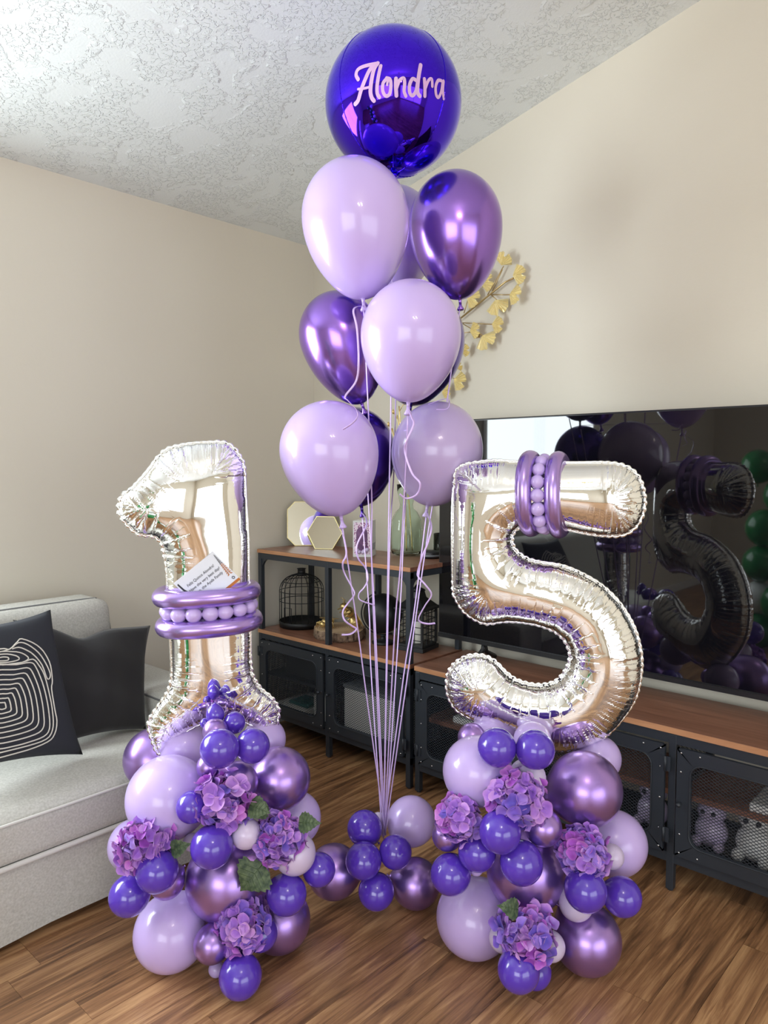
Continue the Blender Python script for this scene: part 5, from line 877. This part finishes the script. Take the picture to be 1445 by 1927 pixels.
for k in range(11):
    v = .05+k*.060; w_ = .014+.0052*k; uc = .965-.045*(v/.75)
    for sgn in (-1, 1):
        fe.add([cardpt(uc, v, .0014), cardpt(uc+sgn*w_, v+.085, .0014), cardpt(uc+sgn*w_*.3, v+.075, .0014)], [(0, 1, 2)])
    if k == 4: fe.build('dark_feather', M['ink'], card, fix=False); fe = MB()
fe.build('copper_feather', M['copper'], card, fix=False)
MB().tube([cardpt(.925, .84, .0016)+(B_-A_).normalized()*.0035*math.cos(a)+(D_-A_).normalized()*.0035*math.sin(a) for a in np.linspace(0, 5.7, 12)], .0008, 5, True).build('ring_emblem', M['ink'], card)
# ---------------------------------------------------------------- hydrangeas
def petal_mesh(sd, m):
    r = random.Random(sd); b = MB(); ph = r.uniform(0, 6); n = 14; v = [(0, .52, 0)]; f = []; rim = [0]
    cup = r.uniform(-.12, .34)
    for k, q in enumerate((.5, .85, 1.0)):
        for i in range(n):
            a = 2*math.pi*i/n; x = q*math.cos(a)*.56; y = .54+q*math.sin(a)*.50
            x *= .22+.78*min(1, max(0, (y+.02)/.42))**.7
            y -= .06*q*max(0, math.sin(a))*math.exp(-(math.cos(a)/.35)**2)
            z = cup*q*q+.10*q**3*math.sin(3*a+ph)-.30*max(0, y-.65)**1.3*(1+.5*math.sin(2*a+ph))
            v.append((x, y, z)); rim.append(q**3)
    for i in range(n):
        j = (i+1) % n; f.append((0, 1+i, 1+j))
        for k in (0, 1): f.append((1+k*n+i, 1+(k+1)*n+i, 1+(k+1)*n+j, 1+k*n+j))
    b.add(v, f, True); me = b.mesh('petal', m)
    at = me.attributes.new('rim', 'FLOAT', 'POINT'); at.data.foreach_set('value', rim); return me
PM = [[petal_mesh(17*k+j, m) for j in range(4)] for k, m in enumerate(PET)]
CM = [MB().ball((0, 0, .05), .09, 8).tube([(0, 0, 0), (0, 0, -1.1)], .04, 5).mesh('floret_centre', M['petalcore'] if 'petalcore' in M else PET[2]) for _ in (0,)][0]
def leaf_mesh(L, W, parent_loc, base, tip, parent):
    base, tip = Vector(base)-parent_loc, Vector(tip)-parent_loc; tip = tip+(tip-base)*.30; ax = tip-base; L = ax.length; ax.normalize()
    vd = (CAM-parent_loc).normalized(); sd = ax.cross(vd).normalized(); nn = sd.cross(ax).normalized()
    if nn.dot(vd) < 0: nn = -nn
    n = 14; v = []; f = []
    for i in range(n+1):
        t = i/n; w_ = L*W*.50*math.sin(math.pi*t**.72)**.9*(1-.42*t*t) if 0 < t < 1 else .0005
        zz = .10*L*math.sin(math.pi*t)
        jag = 1+(.10 if i % 2 else -.06)
        for s_ in (-1, -.5, 0, .5, 1):
            k = jag if abs(s_) == 1 else 1
            v.append(base+ax*L*(t-(.04*abs(s_) if 0 < t < 1 else 0))+sd*w_*s_*k+nn*(zz+abs(s_)*w_*.25+.0012*math.sin(i*3.1)*(abs(s_) == .5)))
    for i in range(n):
        for j in range(4): a = i*5+j; f.append((a, a+1, a+6, a+5))
    lf = MB().add(v, f, True).build('leaf', M['leafgreen'], parent, fix=False)
    b = MB().tube([base+ax*L*t+nn*(.10*L*math.sin(math.pi*t)+.0006) for t in (0, .25, .5, .75, .97)], [.0012, .0010, .0008, .0006, .0003], 5)
    for t in (.2, .34, .48, .62, .76):
        for s_ in (-1, 1):
            w_ = L*W*.36*math.sin(math.pi*min(.97, t+.1)**.72)*(1-.42*t*t)
            b.tube([base+ax*L*t+nn*(.10*L*math.sin(math.pi*t)+.0006), base+ax*L*(t+.13)+sd*s_*w_+nn*(.10*L*math.sin(math.pi*(t+.13))+w_*.26+.0004)], .0005, 4)
    b.build('vein', M['stemgreen'], lf)
for fi, (c, Rf, lab) in enumerate(FLOWERS):
    r = random.Random(100+fi); c = Vector(c)
    root = empty('hydrangea', c, label=lab, cat='flower', group='artificial hydrangeas on the stacks')
    vd = (CAM-c).normalized(); F0 = frame((0, 0, 0), vd)
    N = 36; ga = math.pi*(3-math.sqrt(5))
    for k in range(N):
        zt = 1-1.25*(k+.5)/N; rr = math.sqrt(1-zt*zt); a = ga*k+fi
        dl = Vector((rr*math.cos(a), rr*math.sin(a), zt)); dw = (F0.to_3x3() @ dl)
        pos = dw*Rf*r.uniform(.62, .88); pos -= vd*Rf*.25
        fm = r.choices([0, 1, 2], [(3, 4, 2), (3, 5, 1), (2, 5, 2), (1, 5, 3), (2, 5, 2), (2, 5, 2), (1, 4, 4), (2, 5, 3)][fi])[0]
        nrm = (dw+Vector((r.uniform(-.5, .5), r.uniform(-.5, .5), r.uniform(-.5, .5)))).normalized()
        fl = bpy.data.objects.new('floret', CM); link(fl, root); sc = Rf*r.uniform(.37, .47)
        fl.matrix_local = frame(pos, nrm, (r.uniform(-1, 1), r.uniform(-1, 1), r.uniform(-1, 1))) @ Matrix.Diagonal((sc, sc, sc, 1))
        for q in range(4):
            p = bpy.data.objects.new('petal', PM[fm][r.randrange(4)]); link(p, fl); s2 = r.uniform(.9, 1.15)
            p.matrix_local = Matrix.Rotation(R(90*q+r.uniform(-12, 12)), 4, 'Z') @ Matrix.Rotation(R(r.uniform(-12, 22)), 4, 'X') @ Matrix.Diagonal((s2, s2, s2, 1))
    MB().tube([-vd*Rf*.2, -vd*Rf*1.1], .003, 6).build('stem', M['stemgreen'], root)
    for li, bs, tp, wf in LEAVES:
        if li == fi: leaf_mesh(0, wf*1.25, c, bs, tp, root)
# ---------------------------------------------------------------- ginkgo wall ornament
gk = empty('wall_ornament', (XW, 1.95, 1.95), label='gold metal ginkgo branch ornament hung on the wall above the television', cat='ornament')
GO = Vector((XW, 1.95, 1.95))
for s_ in GSTEMS:
    P = [Vector((2.728, y_, z_))-GO for y_, z_ in s_]
    MB().tube(P, .0042 if len(P) == 3 and s_ is GSTEMS[0] else .0022, 8).build('branch', M['twig'], gk)
def ginkgo_leaf(a, t_, sd):
    r = random.Random(sd); a = Vector((2.712, *a))-GO; t_ = Vector((2.712, *t_))-GO
    nn = (CAM-GO-a).normalized(); nn = (nn+Vector((-.35, r.uniform(-.3, .3), r.uniform(-.3, .3)))).normalized()
    ax = (t_-a); ax = ax-nn*ax.dot(nn); L = ax.length*1.95; ax.normalize(); sd_ = ax.cross(nn).normalized()
    n = 18; v = [a]; f = []
    rows = 4
    for i in range(n+1):
        ang = R(-68+136*i/n); notch = .42*math.exp(-((ang-.05)/.14)**2)+.05*abs(math.sin(i*2.3))
        for k in range(1, rows+1):
            q = k/rows; rad = L*q*(1-notch*q)*(1-.10*abs(ang))
            crinkle = .0035*q*(1 if i % 2 else -1)+.010*q*q*math.cos(ang*1.3)
            v.append(a+ax*rad*math.cos(ang)+sd_*rad*math.sin(ang)*.92+nn*(crinkle+.006))
    for i in range(n):
        f.append((0, 1+i*rows, 1+(i+1)*rows))
        for k in range(rows-1): p = 1+i*rows+k; f.append((p, p+1, p+rows+1, p+rows))
    o = MB().add(v, f, False).build('ginkgo_leaf', M['leafgold'], gk, fix=False); s2 = o.modifiers.new('solidify', 'SOLIDIFY'); s2.thickness = .001
for i, (a, t_) in enumerate(GINKGO): ginkgo_leaf(a, t_, i)
MB().box(-.024, 0, -.01, .01, -.01, .01).tube([(-.022, 0, 0), (-.022, .02, .02)], .002, 6).build('wall_mount', M['twig'], gk)
# ---------------------------------------------------------------- on the top shelf
def poly_mirror(loc, n, rx, rz_, label, name='mirror', phase=0, lean=.12, cut=None, turn=0):
    o = empty(name, loc, label=label, cat='mirror'); vd = Vector((-loc[0], -loc[1], 0)).normalized(); vd = (vd+Vector((-.676, .737, 0))*turn).normalized()
    e = vd.cross(Vector((0, 0, 1))).normalized(); e = -e; upv = (Vector((0, 0, 1))-vd*lean).normalized()
    nn = e.cross(upv).normalized(); nn = nn if nn.dot(vd) > 0 else -nn
    pts = cut or [(rx*math.cos(2*math.pi*k/n+phase), rz_*math.sin(2*math.pi*k/n+phase)) for k in range(n)]
    lo = min(p[1] for p in pts)
    P = [e*x+upv*(y-lo) for x, y in pts]; P2 = [(e*x*.965+upv*(y*.965-lo)) for x, y in pts]
    b = MB(); m = len(P)
    v = [p+nn*.006 for p in P]+[p+nn*.006 for p in P2]+[p-nn*.006 for p in P]+[p-nn*.006 for p in P2]
    f = []
    for i in range(m):
        j = (i+1) % m; f += [(i, j, m+j, m+i), (2*m+i, 2*m+j, j, i), (m+i, m+j, 3*m+j, 3*m+i), (2*m+i, 3*m+i, 3*m+j, 2*m+j)]
    b.add(v, f).build('frame', M['brass'], o)
    v = [p+nn*.003 for p in P2]+[p-nn*.005 for p in P2]
    MB().add(v, [tuple(range(m)), tuple(range(2*m-1, m-1, -1))]+[(i, (i+1) % m, m+(i+1) % m, m+i) for i in range(m)]).build('mirror_glass', M['mirror'], o)
    MB().tube([P[0]*.3+upv*.12-nn*.006, -nn*.05+Vector((0, 0, .001))], .002, 6).build('easel_leg', M['brass'], o)
oc = [(-.125, -.075), (-.085, -.117), (.085, -.117), (.125, -.075), (.125, .075), (.085, .117), (-.085, .117), (-.125, .075)]
poly_mirror((2.60, 2.905, .9485), 8, .12, .12, 'tall eight-sided gold-rimmed mirror at the left end of the top shelf', cut=oc, lean=.16)
poly_mirror((2.535, 2.735, .9485), 6, .096, .096, 'hexagonal gold-rimmed mirror in front of the eight-sided one, on the top shelf', lean=.16, turn=.385)
gb = empty('gift_box', (2.478, 2.395, .948), R(-4), label='white gift box with purple arched picture window on the top shelf', cat='box')
u_ = Vector((.056, -.062, 0)).normalized(); f_ = Vector((-u_.y*-1, 0, 0)); fN = Vector((-.742, -.67, 0)).normalized(); bk = Vector((.84, .54, 0)).normalized()
def gbp(a, d, z): return u_*a+bk*d+Vector((0, 0, z))
v = [gbp(a, d, z) for a in (-.042, .042) for d in (-.045, .045) for z in (0, .168)]
MB().add(v, [(0, 1, 3, 2), (4, 6, 7, 5), (0, 4, 5, 1), (2, 3, 7, 6), (0, 2, 6, 4), (1, 5, 7, 3)]).build('carton', M['white'], gb, bevel=.001)
ffn = u_.cross(Vector((0, 0, 1))); ffn = ffn if ffn.dot(-bk) > 0 else -ffn
def plate(pts, m, name, l):
    P = [gbp(a, -.045, z)+ffn*l for a, z in pts]; n = len(P)
    MB().add(P+[p-ffn*.0008 for p in P], [tuple(range(n)), tuple(range(2*n-1, n-1, -1))]+[(i, (i+1) % n, n+(i+1) % n, n+i) for i in range(n)]).build(name, m, gb)
plate([(-.037, .012), (.037, .012), (.037, .160), (-.037, .160)], M['pinkdots'], 'lace_print', .001)
arch = [(-.026, .03), (.026, .03)]+[(.026*math.cos(R(a)), .108+.034*math.sin(R(a))) for a in range(0, 181, 15)]
plate(arch, M['purpleart'], 'arched_window', .002)
for a_, z_, r_ in ((-.022, .03, .011), (-.012, .024, .009), (.012, .026, .012), (.024, .034, .010), (.004, .022, .008)):
    MB().ball(gbp(a_, -.045, z_)+ffn*.002, r_, 10, (1, 1, 1)).build('printed_cloud', M['pearl'], gb)
MB().lathe([(.006, 0), (.012, .004), (.010, .02), (.004, .026)], 12, Matrix.Translation(gbp(.012, -.045, .05)+ffn*.004) @ Matrix.Diagonal((.6, .6, 1, 1))).build('castle_tower', M['pinkdots'], gb)
for k in range(3):
    P = [gbp(.0425, -.02+k*.018, .03), gbp(.0425, -.012+k*.018, .062)]; MB().tube(P, .0022, 5, flat=.4).build('side_print', M['greybox'], gb)
# glass vase with gold branches
vl = Vector((2.625, 2.262, .948))
vs_ = empty('glass_vase', vl, label='green-tinted clear glass bottle vase on the top shelf', cat='vase')
pr = [(.001, .004), (.055, .003), (.070, .012), (.0745, .03), (.0745, .13), (.070, .17), (.052, .205), (.034, .222), (.031, .24), (.035, .262), (.044, .30), (.046, .335), (.0435, .335), (.0415, .30), (.0325, .262), (.0285, .24), (.0315, .224), (.049, .203), (.067, .168), (.0715, .13), (.0715, .03), (.066, .015), (.001, .012)]
MB().lathe(pr, 40).build('glass_body', M['glass'], vs_)
stems = [[(0, 0, .02), (.005, .01, .2), (.01, .02, .42), (-.01, .05, .66)], [(.02, -.02, .02), (.01, -.01, .22), (-.005, .0, .4), (-.02, -.02, .62)], [(-.02, .02, .02), (-.005, .005, .22), (0, .03, .4), (.01, .10, .60)], [(.0, .03, .02), (.0, .01, .24), (-.01, .015, .44), (-.02, .03, .70)]]
for si, s_ in enumerate(stems):
    g = empty('gold_branch', vl, label=['leftmost thin gold branch standing in the glass vase', 'gold branch leaning right in the glass vase', 'second gold branch from the left in the glass vase', 'tallest thin gold branch in the middle of the glass vase'][si], cat='branch', group='gold branches in the glass vase')
    MB().tube(catmull(s_, 6), .0028, 6).build('twig', M['gold'], g)
    for k, t in enumerate((.55, .75, .95)):
        p = Vector(catmull(s_, 20)[int(t*60)]); q = p+Vector((.0, .03*(-1)**(k+si), .04))
        MB().tube([p, q], .0018, 5).ball(q, .006, 8, (1, 1, 2)).build('bud', M['gold'], g)
sp = empty('smart_speaker', (2.625, 2.115, .948), label='small black puck-shaped speaker on the top shelf beside the television', cat='speaker')
MB().lathe([(.040, 0), (.047, .006), (.048, .026), (.044, .034), (.001, .036)], 32).build('body', M['tvframe'], sp)
MB().lathe([(.0485, .010), (.0488, .018)], 32).build('light_ring', M['greybox'], sp)
gj = empty('glass_jar', (2.69, 2.10, .948), label='clear glass jar behind the small black speaker on the top shelf', cat='jar')
MB().lathe([(.001, .003), (.036, .003), (.040, .01), (.040, .11), (.037, .11), (.037, .012), (.001, .006)], 28).build('jar_body', M['glass'], gj)
# ---------------------------------------------------------------- on the middle shelf
Z5 = .5385
cg = empty('birdcage', (2.515, 2.885, Z5), label='black wire birdcage with domed top on the middle shelf', cat='birdcage')
RC = .115
MB().lathe([(.001, .003), (RC-.004, .003), (RC, .0), (RC+.004, .03), (RC, .032), (RC-.004, .008), (.001, .008)], 40).build('tray', M['blackmetal'], cg)
def cage_r(t): return (RC*math.cos(math.pi/2*t)**.9 if t > 0 else RC)
for k in range(22):
    a = 2*math.pi*k/22; P = [(RC*math.cos(a), RC*math.sin(a), z_) for z_ in (.02, .08, .15, .185)]
    for q in range(1, 9):
        t = q/8*math.pi/2; rr = .018+(RC-.018)*math.cos(t); P.append((rr*math.cos(a), rr*math.sin(a), .185+.085*math.sin(t)))
    MB().tube(P, .0017, 5).build('wire', M['blackmetal'], cg)
for z_, r_ in ((.135, RC), (.185, RC), (.235, .018+(RC-.018)*math.cos(math.asin(.05/.085)))):
    MB().tube([(r_*math.cos(2*math.pi*k/40), r_*math.sin(2*math.pi*k/40), z_) for k in range(40)], .002, 5, True).build('hoop', M['blackmetal'], cg)
MB().lathe([(.024, .262), (.034, .272), (.020, .276), (.020, .296), (.025, .300), (.001, .302)], 24).build('crown', M['blackmetal'], cg)
MB().tube([(-RC-.002, -.0, .03), (-RC-.002, 0, .11), (-RC*.93-.002, -.045, .11), (-RC*.93-.002, -.045, .03)], .0022, 5).build('cage_door', M['blackmetal'], cg)
ws = empty('wood_slice', (2.475, 2.555, Z5), label='thick round slice of wood with bark on the middle shelf', cat='wood slice')
b = MB(); n = 60; rad = [.128*(1+.05*math.sin(3*2*math.pi*k/n+1)+.03*math.sin(7*2*math.pi*k/n)+.012*math.sin(19*2*math.pi*k/n)) for k in range(n)]
v = []; f = []
for j, (z_, q) in enumerate(((.0, .96), (.012, 1.0), (.03, .985), (.045, .97))):
    for k in range(n): a = 2*math.pi*k/n; v.append((rad[k]*q*math.cos(a)*(1+.008*math.sin(k*3.3+j)), rad[k]*q*math.sin(a), z_))
for j in range(3):
    for k in range(n): f.append((j*n+k, j*n+(k+1) % n, (j+1)*n+(k+1) % n, (j+1)*n+k))
f.append(tuple(range(n-1, -1, -1))); b.add(v, f, True).build('bark', M['bark'], ws)
b = MB(); b.prism([(rad[k]*.965*math.cos(2*math.pi*k/n), rad[k]*.965*math.sin(2*math.pi*k/n)) for k in range(n)], .040, .0465).build('cut_face', M['cutwood'], ws)
def bee(loc, rz, s, label, upright=False):
    g = empty('bee_figurine', loc, rz, label=label, cat='figurine', group='gold bee figurines on the wood slice')
    T = Matrix.Rotation(R(-58), 4, 'Y') if upright else Matrix.Identity(4)
    T = Matrix.Translation((0, 0, (.052 if upright else .028)*s)) @ T @ Matrix.Scale(s, 4)
    ab = MB(); pr = []
    for i in range(13):
        t = i/12; pr.append((max(.024*math.sin(math.pi*min(1, t*.92+.04))*(1+.07*math.sin(t*22)), .0004), .062*t-.062))
    T2 = T @ Matrix.Rotation(R(90), 4, 'Y')
    ab.lathe(pr, 20, T2).build('abdomen', M['gold'], g)
    MB().ball((0, 0, 0), .021, 18, M=None).v
    b = MB().ball((.018, 0, .002), .021, 18); xf(b, T).build('thorax', M['gold'], g)
    b = MB().ball((.048, 0, -.002), .015, 16, (.9, 1.1, 1)); xf(b, T).build('head', M['gold'], g)
    for sy in (-1, 1):
        b = MB(); P = []
        for k in range(14):
            a = 2*math.pi*k/14; P.append(((-.018+.032*math.cos(a)), sy*(.034+.016*math.sin(a)+.010*math.cos(a)*-1), .018+.004*math.cos(a)))
        b.add(P+[(x_, y_, z_-.0015) for x_, y_, z_ in P], [tuple(range(14)), tuple(range(27, 13, -1))]+[(i, (i+1) % 14, 14+(i+1) % 14, 14+i) for i in range(14)])
        xf(b, T).build('wing', M['gold'], g)
        b = MB().tube([(.058, sy*.006, .004), (.070, sy*.014, .014), (.078, sy*.018, .008)], .0014, 5); xf(b, T).build('antenna', M['gold'], g)
        for lx in (.004, .02, .034):
            b = MB().tube([(lx, sy*.015, -.006), (lx+.002, sy*.036, .004), (lx+.004, sy*.044, -.024)], .0024, 6); xf(b, T).build('leg', M['gold'], g)
bee((2.425, 2.60, Z5+.0465), R(200), .95, 'gold bee figurine crawling flat on the wood slice')
bee((2.475, 2.485, Z5+.0465), R(150), 1.25, 'gold bee figurine rearing up on the wood slice beside the globe', True)
gl = empty('globe', (2.52, 2.315, Z5), label='matte black globe on a turned black stand on the middle shelf', cat='globe')
MB().lathe([(.001, .0), (.052, .0), (.054, .008), (.040, .014), (.012, .020), (.010, .034), (.016, .040), (.001, .044)], 32).build('stand', M['blackmetal'], gl)
MB().ball((0, 0, .142), .093, 40).build('sphere', M['globe'], gl)
axd = Vector((-.25, .30, 1)).normalized(); e2 = Vector((.67, -.74, 0)); e2 = (e2-axd*e2.dot(axd)).normalized()
MB().tube([Vector((0, 0, .142))+(axd*math.cos(a)+e2*math.sin(-a))*.1015 for a in np.linspace(0, math.pi, 24)], .0035, 8).build('meridian_arm', M['blackmetal'], gl)
for sg in (-1, 1): MB().ball(Vector((0, 0, .142))+axd*sg*.104, .0065, 12).build('axis_pin', M['blackmetal'], gl)
# lantern
ln = empty('lantern', (2.555, 2.135, Z5), R(9), label='black square lantern with window bars and a candle, middle shelf right end', cat='lantern')
hw = .062
MB().box(-hw-.010, hw+.010, -hw-.010, hw+.010, 0, .018).box(-hw-.003, hw+.003, -hw-.003, hw+.003, .018, .028).build('base', M['blackmetal'], ln, bevel=.001)
b = MB()
for sx in (-1, 1):
    for sy in (-1, 1): b.box(sx*hw-.005, sx*hw+.005, sy*hw-.005, sy*hw+.005, .028, .185)
b.build('corner_posts', M['blackmetal'], ln)
for sx, sy in ((-1, 0), (1, 0), (0, -1), (0, 1)):
    b = MB()
    for t in (-.022, .022):
        b.obox((sx*hw+abs(sy)*t, sy*hw+abs(sx)*t, .106), (.0016, 0, 0), (0, .0016, 0), (0, 0, .078))
    for z_ in (.05, .08, .11, .14, .17): b.obox((sx*hw, sy*hw, z_), (.0016+abs(sy)*hw, 0, 0), (0, .0016+abs(sx)*hw, 0), (0, 0, .0015))
    b.build('window_bars', M['blackmetal'], ln)
q = math.sqrt(2)
MB().lathe([((hw+.016)*q, .185), ((hw+.016)*q, .193), ((hw+.004)*q, .199), (.030*q, .235), (.024*q, .262), (.028*q, .266), (.024*q, .270)], 4, None, False, math.pi/4).build('roof', M['blackmetal'], ln)
MB().lathe([(.030, .268), (.034, .272), (.016, .280), (.008, .292), (.001, .296)], 20).build('cap', M['blackmetal'], ln)
MB().tube([(0, .022*math.cos(a), .296+.020*math.sin(a)) for a in np.linspace(0, math.pi, 12)], .0022, 6).build('handle', M['blackmetal'], ln)
cn = empty('candle', (2.555, 2.135, Z5+.0285), label='off-white pillar candle inside the black lantern', cat='candle')
MB().lathe([(.030, 0), (.031, .004), (.031, .100), (.027, .104), (.001, .100)], 28).build('wax', M['wax'], cn)
MB().tube([(0, 0, .098), (.001, 0, .112)], .0012, 6).build('wick', M['ink'], cn)
